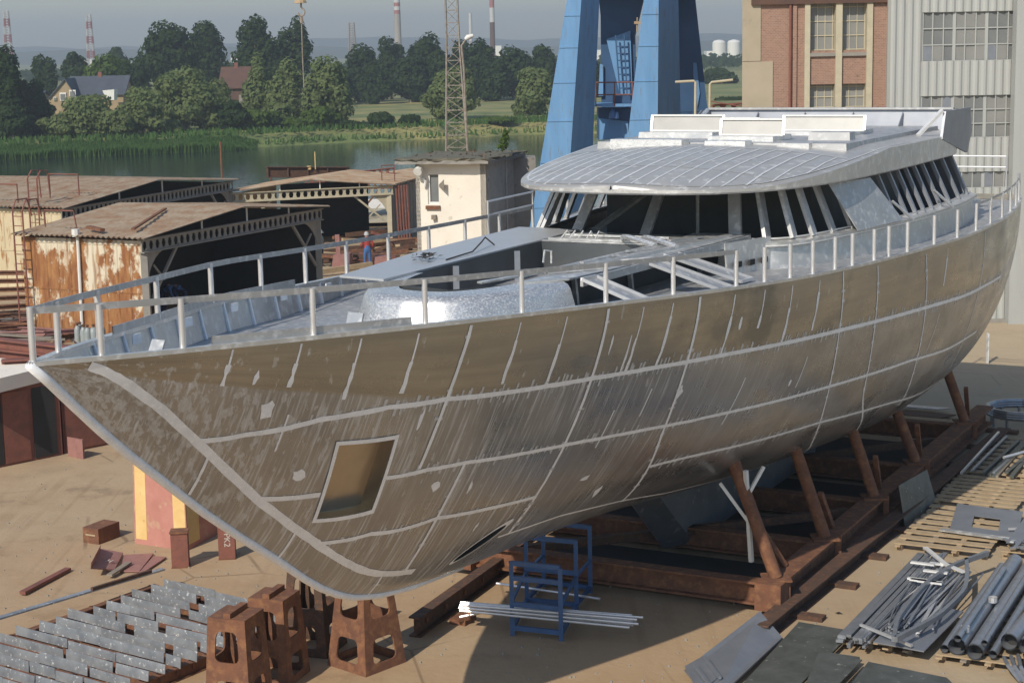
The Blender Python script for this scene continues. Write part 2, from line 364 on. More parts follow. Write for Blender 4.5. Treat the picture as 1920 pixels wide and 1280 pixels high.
M['hillfar'] = mat('distant wooded hills', (.05, .07, .045), (.07, .085, .05), .01, .95)
t = B()
def hill(Y, base, amp, seed):
    xs = [-2600 + 40 * i for i in range(131)]
    f = lambda x: base + amp * noise.noise((x * .0021 + seed, seed, 0)) + amp * .4 * noise.noise((x * .012 + seed, 3, 0)) + x * .002
    t.grid([[(x, Y - 250, -1) for x in xs], [(x, Y, f(x)) for x in xs], [(x, Y + 600, -1) for x in xs]])
hill(2300, 13, 9, 1.3); hill(3300, 27, 14, 5.1)
tag(t.build('hills', 'hillfar', smooth=True), kind='structure')

# ================================================================== the yacht
fb = spline([(0, .02), (.5, .24), (1, .46), (2, .82), (4, 1.5), (6, 2.15), (8, 2.58), (10, 2.98), (12, 3.38), (14, 3.74), (16, 4.0), (18, 4.2), (20, 4.36), (23, 4.52), (26, 4.46), (29, 4.17), (31.8, 3.7), (32.6, 3.5)])
fz = spline([(0, 6.81), (2, 6.71), (4, 6.61), (6, 6.52), (8, 6.41), (10, 6.3), (12, 6.2), (14, 6.12), (16, 6.06), (18, 6.02), (20, 5.99), (24, 5.95), (32.6, 5.95)])
STEM = [(0, 6.8), (.26, 6.58), (.64, 6.23), (1.04, 5.87), (1.46, 5.52), (2.09, 5.03), (2.75, 4.52), (3.47, 4.01), (4.23, 3.5), (4.81, 3.09), (5.17, 2.86), (5.55, 2.66), (5.94, 2.5)]
fk = spline(STEM + [(6.6, 2.33), (7.5, 2.19), (9, 2.08), (12, 2.0), (16, 1.78), (20, 1.52), (24, 1.28), (28, 1.28), (31, 1.55), (32.6, 1.8)])
fm = spline([(0, 1.2), (6, 1.2), (12, 1.5), (18, 1.9), (33, 2.0)])
fq = spline([(0, 1.1), (6, 1.25), (9, 1.5), (12, 1.9), (15, 2.5), (20, 3.0), (33, 3.2)])
def hull(s, t, side=1):
    k, z = fk(s), fz(s)
    return Vector((s, side * fb(s) * (1 - (1 - min(t, 1)) ** fm(s)) ** (1 / fq(s)), k + (z - k) * t))
def HW(s, t, side=1, off=0.):
    h = hull(s, t, side); p = P(*h)
    if off:
        e = .02; s0, s1, t0, t1 = max(s - e, 0), min(s + e, 32.6), max(t - e, 0.001), min(t + e, 1)
        a = P(*hull(s1, t, side)) - P(*hull(s0, t, side)); b = P(*hull(s, t1, side)) - P(*hull(s, t0, side))
        nn = a.cross(b).normalized()
        if nn.dot(yn * side) < 0: nn = -nn
        p += nn * off
    return p
# openings in the port plating: anchor pocket and thruster tunnel, made by bending the plate grid round them
POCK = [(4.24, .524), (5.08, .585), (5.2, .32), (4.4, .215)]
def pock(u, v):
    a, b = (u + 1) / 2, (v + 1) / 2
    tl, trr, br, bl = POCK
    return tuple((tl[i] * (1 - a) + trr[i] * a) * b + (bl[i] * (1 - a) + br[i] * a) * (1 - b) for i in (0, 1))
def thru(u, v):
    r = max(abs(u), abs(v)); L = math.hypot(u, v) or 1; u, v = u / L * r, v / L * r
    a, b = (u + v) * .707, (v - u) * .707
    return (8.2 + a * .36 - b * .05, .148 + a * .056 + b * .02)
HOLES = [((4.4, 5.1, .26, .54), pock), ((7.9, 8.4, .1, .2), thru)]
def warp(s, t):
    for (s0, s1, t0, t1), fn in HOLES:
        u, v = (s - (s0 + s1) / 2) / ((s1 - s0) / 2), (t - (t0 + t1) / 2) / ((t1 - t0) / 2)
        r = max(abs(u), abs(v))
        if r < 1e-6: return fn(0, 0)
        if r < 2.2:
            k = 1 if r <= 1 else max(0, 1 - (r - 1) / 1.2); uu, vv = (u, v) if r <= 1 else (u / r, v / r)
            x = fn(uu, vv); bs, bt = (s0 + s1) / 2 + uu * (s1 - s0) / 2, (t0 + t1) / 2 + vv * (t1 - t0) / 2
            return s + (x[0] - bs) * k, max(t + (x[1] - bt) * k, .004)
    return s, t
yacht = thing('motor_yacht', P(16, 0, 0), 'bare aluminium yacht hull with deckhouse under construction, standing on a rusty cradle', 'yacht')
SS = [i * .1 for i in range(121)] + [12 + .206 * i for i in range(1, 101)]
TT = [i / 50 for i in range(51)]
h = B(); h.uv = []
for side in (1, -1):
    i0 = len(h.v)
    for s in SS:
        for t in TT:
            a, b = warp(s, t) if side == 1 else (s, t)
            a = min(max(a, 0), 32.6); h.v.append(P(*hull(a, b, side))); h.uv.append((a, b * 4))
    nT = len(TT)
    for i in range(len(SS) - 1):
        for j in range(nT - 1):
            sc_, tc_ = (SS[i] + SS[i + 1]) / 2, (TT[j] + TT[j + 1]) / 2
            if side == 1 and any(s0 < sc_ < s1 and t0 < tc_ < t1 for (s0, s1, t0, t1), _ in HOLES): continue
            a = i0 + i * nT + j; f = (a, a + 1, a + nT + 1, a + nT)
            h.f.append(f if side == -1 else f[::-1]); h.m.append(0)
i0 = len(h.v)                                          # transom
for t in TT:
    for side in (1, -1): h.v.append(P(*hull(32.6, t, side))); h.uv.append((32.6 + side * 2, t * 4))
for j in range(len(TT) - 1): h.f.append((i0 + 2 * j, i0 + 2 * j + 1, i0 + 2 * j + 3, i0 + 2 * j + 2)); h.m.append(0)
hullo = h.build('hull', 'hull plate', yacht, smooth=40, fix=False)
# niche of the anchor pocket, bore of the thruster tunnel
def loop(fn, n=10):
    e = [-1 + 2 * i / n for i in range(n)]
    return [fn(x, 1) for x in e] + [fn(1, -x) for x in e] + [fn(-x, -1) for x in e] + [fn(-1, x) for x in e]
nb = B(); lp = loop(pock)
o_ = [HW(a, b) for a, b in lp]; cen = sum(o_, Vector()) / len(o_)
i_ = [cen + (p - cen) * .93 - yn * .2 + yd * .05 for p in o_]
for k in range(len(o_)):
    l = (k + 1) % len(o_); nb.face([o_[k], o_[l], i_[l], i_[k]])
nb.face(i_); nb.build('anchor_pocket', mat('bare pocket plate', (.5, .44, .35), (.4, .36, .3), 1.5, .28, .9), hullo)
nb = B(); lp = loop(thru, 6); o_ = [HW(a, b) for a, b in lp]; i_ = [p - yn * .9 for p in o_]
for k in range(len(o_)):
    l = (k + 1) % len(o_); nb.face([o_[k], o_[l], i_[l], i_[k]])
nb.build('thruster_tunnel', 'inside', hullo)
# weld seams: thin strips of ground metal standing just proud of the plates
def path(pts, step=.12):
    out = []
    for (a, b), (c, d) in zip(pts, pts[1:]):
        n = max(2, int(math.hypot(c - a, (d - b) * 4) / step))
        out += [(a + (c - a) * i / n, b + (d - b) * i / n) for i in range(n)]
    return out + [pts[-1]]
def smoothp(pts):
    fx = spline([(i, p[0]) for i, p in enumerate(pts)]); fy = spline([(i, p[1]) for i, p in enumerate(pts)])
    n = (len(pts) - 1) * 6; return [(fx(i / 6), fy(i / 6)) for i in range(n + 1)]
def seam(b, pts, wd, side=1, ticks=0, tl=.14, off=.006, raw=False, m=0, jag=.12):
    pp = pts if raw else path(pts); n = len(pp); L, Rr = [], []
    for i, (s, t) in enumerate(pp):
        a = HW(*pp[max(i - 1, 0)], side); c = HW(*pp[min(i + 1, n - 1)], side); d = (c - a).normalized()
        p = HW(s, t, side, off); q = HW(s, t, side, off + .1); nn = (q - p).normalized(); x = nn.cross(d)
        w_ = wd / 2 * (1 + jag * R.uniform(-1, 1)); L.append(p - x * w_); Rr.append(p + x * wd / 2 * (1 + jag * R.uniform(-1, 1)))
    b.grid([L, Rr], m)
    if ticks and side == 1:
        cum = 0; prev = None
        for i in range(n - 1):
            s, t = pp[i]; p0 = HW(s, t); p1 = HW(*pp[i + 1]); cum += (p1 - p0).length
            while cum > ticks:
                cum -= ticks
                if R.random() < .12: continue
                f = R.random(); s_, t_ = s + (pp[i + 1][0] - s) * f, t + (pp[i + 1][1] - t) * f
                l1, l2 = tl * R.uniform(.25, .85), tl * R.uniform(.25, .85); w2 = R.uniform(.014, .03); sl = R.uniform(-.05, .12)
                d = (p1 - p0).normalized(); k = abs(d.dot(UZ)) < .6
                if k: q = [(s_ - w2 + sl * l1 * .2, t_ + l1 / 4), (s_ + w2 + sl * l1 * .2, t_ + l1 / 4 * R.uniform(.8, 1.1)), (s_ + w2 * .8 - sl * l2 * .2, t_ - l2 / 4), (s_ - w2 * .8 - sl * l2 * .2, t_ - l2 / 4 * R.uniform(.8, 1.1))]
                else: q = [(s_ - l1, t_ + w2 / 4), (s_ + l2, t_ + w2 / 5), (s_ + l2, t_ - w2 / 4), (s_ - l1, t_ - w2 / 4)]
                b.face([HW(max(x, 0), min(max(y, .01), .995), 1, off - .002) for x, y in q], 1)
SW = smoothp([(.62, .86), (.95, .7), (1.5, .51), (2.24, .336), (3.36, .192), (4.1, .146), (4.6, .13), (5.2, .114), (5.9, .098), (6.9, .09)])
H1 = [(2.2, .345), (2.8, .475), (3.8, .618), (4.8, .7), (5.75, .735), (8.6, .742), (11, .74), (16, .74), (22.6, .72), (27, .7)]
H2a = [(3.36, .19), (4.28, .31)]
H2 = [(5.18, .44), (5.9, .485), (6.6, .5), (9, .5), (12, .478), (16.4, .485), (20.4, .48), (26, .45)]
H3 = [(4.64, .135), (5.4, .235), (6.6, .3), (8.85, .303)]
H3b = [(11.65, .3), (14, .297), (17, .3), (21, .262), (25.8, .21)]
H4 = [(8.6, .155), (10.1, .165), (11.8, .137), (13.4, .098), (18.1, .071)]
VER = [[(5.8, .985), (5.74, .757), (5.72, .486)], [(6.62, .5), (6.6, .303), (6.64, .104)], [(8.68, .985), (8.74, .735), (8.85, .155)],
       [(11, .985), (11.08, .735), (11.28, .48), (11.64, .292), (11.96, .13)], [(15.72, .99), (15.96, .7), (16.56, .414), (17.6, .2), (18.9, .075)],
       [(17.28, .98), (17.56, .707), (18.32, .408), (20, .2), (21.7, .06)], [(19.84, .975), (20.4, .657), (21, .43), (22, .22)],
       [(2.44, .285), (2.44, .03)], [(4.2, .142), (4.2, .01)], [(6.16, .093), (6.24, .01)], [(24.2, .98), (24.5, .5), (25.4, .2)]]
for side in (1, -1):
    b = B()
    seam(b, SW, .12, side, .16, .1, raw=True)
    seam(b, H1, .075, side, .105, .17); seam(b, H2, .065, side, .13, .13); seam(b, H2a, .075, side, .12, .1); seam(b, H3, .07, side, .14, .1); seam(b, H3b, .065, side, .11, .15); seam(b, H4, .05, side)
    for k, v in enumerate(VER): seam(b, smoothp(v) if len(v) > 2 else v, (.06 if k < 4 else .042), side, .3, .12, off=.007, raw=len(v) > 2)
    for s in (2.3, 3.22, 4.08, 4.95, 6.76, 7.75, 9.55, 10.3, 12.0, 12.9, 13.8, 14.8, 21.2):       # frames showing through
        e = R.uniform(.7, .83); m0 = R.uniform(.86, .93)
        seam(b, [(s, .975), (s - .01, m0)], .03, side, off=.004); seam(b, [(s - .01, m0), (s - .03, e)], .06, side, off=.004, jag=.5)
        if R.random() < .5: seam(b, [(s + .1, R.uniform(.6, .68)), (s + .1, R.uniform(.42, .58))], .03, side, off=.004)
    if side == 1:
        ol = loop(pock); nn = len(ol); cs = sum(p[0] for p in ol) / nn; ct_ = sum(p[1] for p in ol) / nn
        out = [(cs + (a - cs) * 1.13, ct_ + (c - ct_) * 1.11) for a, c in ol]
        b.grid([[HW(*p, 1, .012) for p in ol], [HW(*p, 1, .012) for p in out]], close=True)
        ol = loop(thru, 6); nn = len(ol); cs = sum(p[0] for p in ol) / nn; ct_ = sum(p[1] for p in ol) / nn
        out = [(cs + (a - cs) * 1.2 + .02, ct_ + (c - ct_) * 1.25 + .006) for a, c in ol]
        b.grid([[HW(*p, 1, .008) for p in ol], [HW(*p, 1, .008) for p in out]], close=True)
        for (s, t, a, c) in [(7.72, .235, .04, .02), (9.9, .33, .12, .015), (10.6, .24, .1, .03), (11.2, .62, .09, .03), (12.3, .86, .05, .03), (8.95, .86, .03, .04), (9.4, .8, .03, .09), (14.6, .55, .05, .02), (3.0, .63, .12, .06), (2.7, .8, .05, .05), (5.4, .66, .04, .05), (6.2, .42, .1, .02), (7.0, .4, .05, .03), (3.8, .36, .12, .03)]:
            pts = []
            for k in range(9):
                an = 2 * math.pi * k / 9; rr = R.uniform(.5, 1.1); pts.append(HW(s + a * math.cos(an) * rr, t + c * math.sin(an) * rr, 1, .004))
            b.face(pts)
    b.build('weld_seam', ['weld', 'brushmark'], hullo, fix=False)
b = B(); b.tube([P(s, 0, z - .0) for s, z in STEM] + [P(s, 0, fk(s)) for s in (6.6, 7.5, 9)], .06, 8); b.build('stem_bar', 'weld', hullo, smooth=True)
# deck, bulwarks, cap rail
def bul(s): return .42 if s < 8 else max(.14, .42 - .045 * (s - 8))
def td(s): return 1 - bul(s) / (fz(s) - fk(s))
dk = B(); L, Rr = [], []
ds = [.55 + .25 * i for i in range(129)]; ds = [s for s in ds if s < 32.5] + [32.55]
for s in ds:
    y = max(hull(s, max(td(s), .02))[1] - .03, .01); z = fz(s) - bul(s); L.append(P(s, -y, z)); Rr.append(P(s, y, z))
dk.grid([L, Rr]); dk.build('deck', 'alu_dull', yacht)
for side in (1, -1):
    b = B()
    b.grid([[P(s, side * max(fb(s) - .05, .012), fz(s) - .004) for s in ds], [P(s, side * max(hull(s, max(td(s), .02))[1] - .03, .01), fz(s) - bul(s) + .003) for s in ds]])
    for k in range(2, 22):
        s = k * .87
        if bul(s) < .2: continue
        y0, y1 = fb(s) - .06, hull(s, td(s))[1] - .045
        b.bar(P(s, side * y0, fz(s) - .01), P(s, side * y1, fz(s) - bul(s)), .03, .05, 1)
        if k % 2: b.box(P(s + .2, side * (y0 - .05), fz(s) - .16), yd * .08, yn * .01, .12, 1)
    b.build('bulwark', ['alu', 'weld'], yacht)
    b = B(); prof = [(0.015, -.03), (.015, .022), (-.085, .022), (-.085, -.03)]
    ss = [.0] + [i * .3 for i in range(1, 109)]
    b.grid([[P(s, side * max(fb(s) + a, .0 if a > 0 else .004), fz(s) + c) for s in ss] for a, c in prof + prof[:1]])
    b.build('cap_rail', 'alu', yacht)
    b = B(); s0, s1 = (2.1, 4.9) if side == 1 else (2.3, 8.6); sl = [s0 + (s1 - s0) * i / 14 for i in range(15)]
    b.grid([[P(s, side * (fb(s) - .07), fz(s) + .02) for s in sl], [P(s, side * (fb(s) - .07), fz(s) + .12) for s in sl], [P(s, side * (fb(s) - .085), fz(s) + .12) for s in sl], [P(s, side * (fb(s) - .085), fz(s) + .02) for s in sl]])
    b.build('toe_rail', 'alu_dull', yacht)
# stanchions and rails
HP = .56
portS = [.78, 1.72, 3.44, 5.1, 6.84, 8.7, 10.38, 12.12, 12.98, 13.82, 14.64, 15.52, 16.26, 17.26, 17.98, 18.96, 20.52, 22.0, 23.54, 25.02, 26.4, 27.9, 29.4, 30.9, 32.2]
starS = [.78, 1.94, 3.76, 5.72, 7.42, 9.06, 10.76, 12.7, 14.66, 16.44, 18.2, 20, 22, 24, 26, 28, 30, 32.2]
def stan(s, side, hh=HP, r=.037):
    y = max(fb(s) - .06, 0); b = B(); p = P(s, side * y, fz(s) + .02); b.tube([p, p + UZ * hh], r, 10)
    b.build('stanchion', 'tube', yacht, smooth=40)
stan(.06, 0, HP + .02)
for s in portS: stan(s, 1)
for s in starS: stan(s, -1)
def rail(pts, wd=.075, th=.014):
    b = B()
    for p, q in zip(pts, pts[1:]): b.bar(p, q, th, wd)
    b.build('rail', 'alu_dull', yacht)
def rp(s, side): return P(s, side * max(fb(s) - .06, 0), fz(s) + HP + .0)
rail([rp(.06, 0)] + [rp(s, 1) for s in [.78, 1.72, 2.6, 3.44, 4.3, 5.1, 6, 6.84, 7.8, 8.7, 9.5, 10.38, 11.2, 12.12]])
rail([rp(.06, 0)] + [rp(s, -1) for s in [.78, 1.4, 1.94, 2.8, 3.76, 4.7, 5.72, 6.5, 7.42, 8.2, 9.06, 10, 10.76, 11.7, 12.7, 13.7, 14.66, 15.5, 16.44, 18.2, 20]])
rail([rp(s, 1) for s in [23.54, 25.02, 26.4, 27.9, 29.4, 30.9, 32.2]], .05)
for side in (1, -1):
    b = B(); pts = [P(16.3, -3.5, 6.9), P(20, -3.9, 6.9)] if side < 0 else [P(29.8, 1.2, 6.9), P(32.3, 1.2, 6.9)]
    pts = [P(17.6 + .8 * i, -(fb(17.6 + .8 * i) - .07), fz(17) + .85) for i in range(4)] if side < 0 else [P(32.3, .4, 6.95), P(32.3, 3.2, 6.95)]
    b.tube(pts, .022, 6); b.tube([p - UZ * .28 for p in pts], .02, 6)
    for p in (pts[0], pts[-1]): b.tube([p + UZ * .02, Vector((p.x, p.y, 6.0))], .025, 6)
    b.build('boarding_rail', 'tube', yacht)
# forward trunk round the open well
trunk = [(7.55, 0), (7.62, .45), (7.85, .8), (8.3, 1.12), (9.0, 1.38), (9.8, 1.55), (11, 1.66), (13, 1.78), (15, 1.88), (16.6, 1.95)]
ts = spline([(i, a) for i, (a, _) in enumerate(trunk)]); tp = spline([(i, c) for i, (_, c) in enumerate(trunk)])
def tr(u, side): return ts(u), side * tp(u)
ZT = 6.5
def zdk(s): return fz(s) - bul(s)
us = [i * .2 for i in range(26)]
b = B()
full = [(tr(u, -1)) for u in us[::-1]][:-1] + [tr(u, 1) for u in us]
rows = []
for k, (sc_, z) in enumerate([(.16, 0), (.05, .62), (.02, .8), (-.03, .92), (-.1, .985), (-.22, 1.0), (-.5, 1.02)]):
    r_ = []
    for i, (s, p) in enumerate(full):
        a, c = full[max(i - 1, 0)], full[min(i + 1, len(full) - 1)]; dx, dy = c[0] - a[0], c[1] - a[1]; L_ = math.hypot(dx, dy) or 1
        nx, ny = -dy / L_, dx / L_
        if nx * (s - 11.5) + ny * p < 0: nx, ny = -nx, -ny
        z0 = zdk(s); r_.append(P(s + nx * sc_, p + ny * sc_, z0 + (ZT - z0) * z))
    rows.append(r_)
b.grid(rows); b.build('coaming', 'alu_bright', yacht, smooth=60)
b = B()
sb = [tr(u, -1) for u in [5 + .2 * i for i in range(21)]]        # starboard trunk side, port frames beyond the curved front
b.grid([[P(s, p, zdk(s)) for s, p in sb], [P(s, p + .03, ZT - .02) for s, p in sb]]); b.build('trunk_side', 'alu_dull', yacht)
b = B(); b.hexa([P(9.0, -2.05, ZT), P(8.85, -1.15, ZT), P(14.4, -1.3, ZT), P(16.3, -1.4, ZT), P(16.4, -2.75, ZT), P(12, -2.5, ZT)], [p + UZ * .035 for p in [P(9.0, -2.05, ZT), P(8.85, -1.15, ZT), P(14.4, -1.3, ZT), P(16.3, -1.4, ZT), P(16.4, -2.75, ZT), P(12, -2.5, ZT)]])
b.build('side_plate', mat('flat trunk plate', (.62, .63, .64), (.56, .57, .58), 1.2, .45, .55), yacht)
b = B()                                                             # well: floor and walls
wl = [(8.7, -1.1), (8.3, .3), (9.2, .95), (14.5, 1.05), (14.5, -1.3)]
for (a, c), (e, f) in zip(wl, wl[1:] + wl[:1]): b.face([P(a, c, 5.5), P(e, f, 5.5), P(e, f, ZT + .01), P(a, c, ZT + .01)])
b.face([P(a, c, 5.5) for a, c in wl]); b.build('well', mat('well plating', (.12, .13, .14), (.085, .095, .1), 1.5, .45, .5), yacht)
for k in range(2):
    b = B(); s_ = 11.0 + 2.2 * k; b.bar(P(s_, -1.1 - .02 * k, 5.5), P(s_, -1.1 - .02 * k, ZT - .02), .06, .1); b.bar(P(s_, -1.05, 5.62), P(s_, .9, 5.62), .06, .16); b.build('well_rib', 'plate', yacht)
b = B()
b.hexa([P(9.2, .97, ZT), P(9.9, 1.5, ZT), P(12, 1.72, ZT), P(16.6, 1.95, ZT), P(16.4, .9, ZT), P(14.5, 1.07, ZT)], [p + UZ * .03 for p in [P(9.2, .97, ZT), P(9.9, 1.5, ZT), P(12, 1.72, ZT), P(16.6, 1.95, ZT), P(16.4, .9, ZT), P(14.5, 1.07, ZT)]])
b.hexa([P(14.5, -1.3, ZT - .01), P(14.5, 1.0, ZT - .01), P(16.2, 1.0, ZT - .01), P(16.2, -1.3, ZT - .01)], [P(14.5, -1.3, ZT + .03), P(14.5, 1.0, ZT + .03), P(16.2, 1.0, ZT - .0), P(16.2, -1.3, ZT)])
for k in range(9):
    s_ = 10.2 + .55 * k; b.bar(P(s_, 1.0 + .02 * k, ZT + .05 + .02 * (k % 3)), P(s_ + R.uniform(.4, 1.6), 1.45 + R.uniform(-.3, .3), ZT + .06), R.uniform(.04, .1), .03)
for k in range(2): b.bar(P(14.6 + .7 * k, -1.2, ZT + .05), P(14.55 + .7 * k, .9, ZT + .06), .05, .04)
for k in range(5): b.bar(P(8.9 + .5 * k, .5 + .12 * k, ZT + .05), P(10.6 + .55 * k, 1.0 + .1 * k, ZT + .06), .1, .03)
b.bar(P(10.5, 1.15, ZT + .06), P(16, 1.75, ZT + .05), .13, .05); b.bar(P(10.2, .9, ZT + .06), P(15.5, 1.2, ZT + .05), .1, .05)
b.build('well_rim', 'alu', yacht)
b = B()
for k in range(5):
    s = 15.0 - .05 * k; b.tube([P(15.3 - .3 * math.sin(k), -1.1 + .16 * k, ZT + .05), P(15.0, -1.02 + .16 * k, ZT + .16), P(14.8, -1.05 + .17 * k, ZT + .04)], .014, 5)
b.build('wire_coil', 'bead', yacht)
for k in range(2): b = B(); b.tube([P(14.6 - .7 * t, .7 + .9 * t * t - .5 * k * .8, ZT + .07 + .1 * math.sin(3 * t)) for t in [i / 8 for i in range(9)]], .05, 6); b.build('bent_pipe', 'alu_bright', yacht)
b = B(); b.tube([P(11.6, .2, ZT + .02), P(11.62, .22, ZT + .22), P(11.7, .3, ZT + .2), P(11.7, .3, ZT)], .02, 6); b.build('lifting_eye', 'alu_bright', yacht)

b = B()                                                             # port side of the trunk: dark bays between frames
pb = [(s, 1.62 + .06 * (s - 10)) for s in [10.0, 11, 12, 13, 14, 15, 16.2]]
b.grid([[P(s, p - .55, zdk(s) - .1) for s, p in pb], [P(s, p - .5, ZT - .02) for s, p in pb]])
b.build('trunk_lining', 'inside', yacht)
b = B()
b.bar(P(10.0, 1.66, ZT - .04), P(16.4, 2.0, ZT - .04), .05, .12); b.bar(P(10, 1.75, zdk(10.) + .03), P(16.4, 2.1, zdk(16.4) + .03), .06, .07)
for s in (10.7, 12.6, 15.3): b.bar(P(s, 1.2 + .05 * (s - 10), zdk(s)), P(s, 1.15 + .05 * (s - 10), ZT - .05), .07, .07)
b.build('trunk_frame', 'alu_dull', yacht)
def lean(s0, s1, rim):
    b = B(); q = [P(s0, 2.75, zdk(s0) + .03), P(s0 + .45, 2.8, zdk(s0) + .03), P(s1 + .4, 1.75, ZT), P(s1, 1.7, ZT)]
    vec = (q[1] - q[0]).cross(q[3] - q[0]).normalized() * .02; b.prism(q, vec, 0)
    for a, c in zip(q, q[1:] + q[:1]): b.bar(a + vec * 1.5, c + vec * 1.5, .05, .05, 1)
    b.build('leaning_hatch_panel', ['alu_dull', 'tube'], yacht)
lean(10.3, 9.9, 0); lean(12.9, 12.2, 0); lean(13.9, 13.1, 0)
b = B()
b.prism([P(15.2, 2.0, zdk(15.2)), P(16.6, 2.35, zdk(16.6)), P(16.6, 2.3, ZT), P(15.2, 1.95, ZT)], yn * .03, 0)
for k in range(3): b.box(P(15.5 + .4 * k, 2.12 + .1 * k, zdk(15) + .1), yd * .13, yn * .02, .1, 1)
b.build('trunk_end_panel', ['alu', 'gap'], yacht)
# deckhouse: sill curve and head curve
sill = [(16.2, 0), (16.24, 1.0), (16.4, 1.85), (16.75, 2.45), (17.6, 2.8), (19, 3.05), (20.5, 3.35), (22.5, 3.55), (25, 3.6), (27.5, 3.4)]
si_s = spline([(i, a) for i, (a, _) in enumerate(sill)]); si_p = spline([(i, c) for i, (_, c) in enumerate(sill)])
def sil(u, side): return si_s(u), side * si_p(u)
def head(u, side): s, p = sil(u, side); return s + 1.0 * max(0, 1 - u / 4.5), p * .9 - side * .12 * min(u / 3, 1)
ZS, ZH = 6.44, 7.42
us = [i * .2 for i in range(46)]
fullS = [sil(u, -1) for u in us[::-1]][:-1] + [sil(u, 1) for u in us]
b = B()
def off(pts, d):
    r_ = []
    for i, (s, p) in enumerate(pts):
        a, c = pts[max(i - 1, 0)], pts[min(i + 1, len(pts) - 1)]; dx, dy = c[0] - a[0], c[1] - a[1]; L_ = math.hypot(dx, dy) or 1; nx, ny = -dy / L_, dx / L_
        if nx * (s - 22) + ny * p < 0: nx, ny = -nx, -ny
        r_.append((s + nx * d, p + ny * d))
    return r_
prof = [(.12, None), (.06, ZS - .16), (.16, ZS - .1), (.16, ZS - .05), (0, ZS - .02), (-.12, ZS)]
b.grid([[P(s, p, zdk(s) - .02 if z is None else z) for s, p in off(fullS, d)] for d, z in prof]); b.build('deckhouse_wall', 'alu', yacht, smooth=35)
b = B()
for d, z in ((.165, ZS - .12), (.02, ZS + .0)): b.grid([[P(s, p, z) for s, p in off(fullS, d)], [P(s, p, z + .025) for s, p in off(fullS, d)]])
b.build('sill_bead', 'bead', yacht)
def pillar(u, side, wd, mk='alu', du=0.):
    s0, p0 = sil(u, side); s1, p1 = head(u + du, side)
    b = B(); b.bar(P(s0, p0, ZS - .03), P(s1, p1, ZH + .02), wd, .07, 0, up=(yd if u < 2.5 else yn * side)); b.build('window_pillar', mk, yacht)
for u, side, wd in [(1.55, -1, .2), (.02, -1, .2), (1.85, 1, .24), (2.9, -1, .16), (2.65, 1, .36)]: pillar(u, side, wd, 'alu_dull')
for side in (1, -1):
    for u, wd in [(3.45, .28), (4.05, .26), (4.6, .24), (5.1, .12), (5.9, .1), (6.3, .1), (6.6, .1), (6.85, .1), (7.1, .1), (7.35, .1), (7.6, .1), (7.9, .1), (8.3, .1), (8.8, .12)]: pillar(u, side, wd, 'alu_dull' if u < 5.5 else 'plate')
b = B(); a0, c0 = sil(4.95, 1), sil(6.2, 1); a1, c1 = head(4.6, 1), head(5.75, 1)
b.prism([P(a0[0], a0[1] + .22, ZS - .05), P(c0[0], c0[1] + .2, ZS - .02), P(c1[0], c1[1] + .3, ZH - .1), P(a1[0], a1[1] + .3, ZH - .1)], yn * .025); b.build('window_cover_plate', 'alu_dull', yacht)
b = B()
for u in (6.4, 7.6): s, p = sil(u, 1); b = B(); b.tube([P(s - .4, p - .05, ZS + .35), P(s + .1, p + .25, ZS - .05)], .03, 6); b.build('strut', 'alu_bright', yacht)
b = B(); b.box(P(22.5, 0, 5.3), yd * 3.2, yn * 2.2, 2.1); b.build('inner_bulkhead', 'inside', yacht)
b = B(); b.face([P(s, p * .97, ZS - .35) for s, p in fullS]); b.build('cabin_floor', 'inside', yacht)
b = B(); b.bar(P(17.1, -1.45, ZS), P(19.0, -.6, ZH), .16, .06); b.bar(P(18.2, 1.0, ZS - .3), P(18.9, .7, ZH), .08, .06); b.bar(P(18.6, .1, ZS - .3), P(18.6, .1, ZH), .1, .06); b.build('cabin_brace', 'alu_dull', yacht)
# roof
roofp = [(14.72, 0), (14.78, .8), (15.05, 1.6), (15.7, 2.3), (16.7, 2.78), (18, 3.07), (20, 3.25), (23, 3.33), (26.3, 3.3), (27.4, 3.05)]
ro_s = spline([(i, a) for i, (a, _) in enumerate(roofp)]); ro_p = spline([(i, c) for i, (_, c) in enumerate(roofp)])
ZR = 7.38
us = [i * .15 for i in range(61)]
ringp = [(ro_s(u), -ro_p(u)) for u in us[::-1]][:-1] + [(ro_s(u), ro_p(u)) for u in us]
def fas(s): return .07 + .4 * min(max((s - 16) / 5.0, 0), 1)
def edge_b(s):                                   # half breadth of the roof at s
    lo, hi = 0., 9.
    for _ in range(30):
        md = (lo + hi) / 2
        if ro_s(md) < s: lo = md
        else: hi = md
    return max(ro_p(lo), .02)
def ztop(s, p):
    e = edge_b(s); q = 1 - (p / e) ** 2; x = min(max((s - 14.7) / 4.6, 0), 1)
    return ZR + fas(s) + (.07 + .06 * x) * max(q, 0) + (.33 * x * (1 - x) + max(0, .38 * x - fas(s) + .07)) * max(q, 0) ** .7
b = B()
b.grid([[P(s, p, ZR) for s, p in off(ringp, -.35)], [P(s, p, ZR - .02) for s, p in off(ringp, -.04)], [P(s, p, ZR + .01) for s, p in ringp], [P(s, p, ZR + fas(s)) for s, p in off(ringp, .0 )]])
b.build('roof_fascia', 'alu', yacht, smooth=35)
b = B(); rws = []
for k in range(71):
    s = 14.7 + 12.68 * (k / 70) ** 2.4; e = max(edge_b(s), .05); rws.append([P(s, e * j / 12, ztop(s, e * j / 12)) for j in range(-12, 13)])
b.grid(rws); roof = b.build('roof', mat('roof plate', (.5, .49, .465), (.42, .412, .4), 1.2, .42, .35, (.55, .55, .55), .6, 5, rvar=.08), yacht, smooth=60)
b = B(); b.grid([[P(s, p, ZR + .005) for s, p in off(ringp, -.3)][k::len(ringp) - 1] for k in (0, 1)]) if False else None
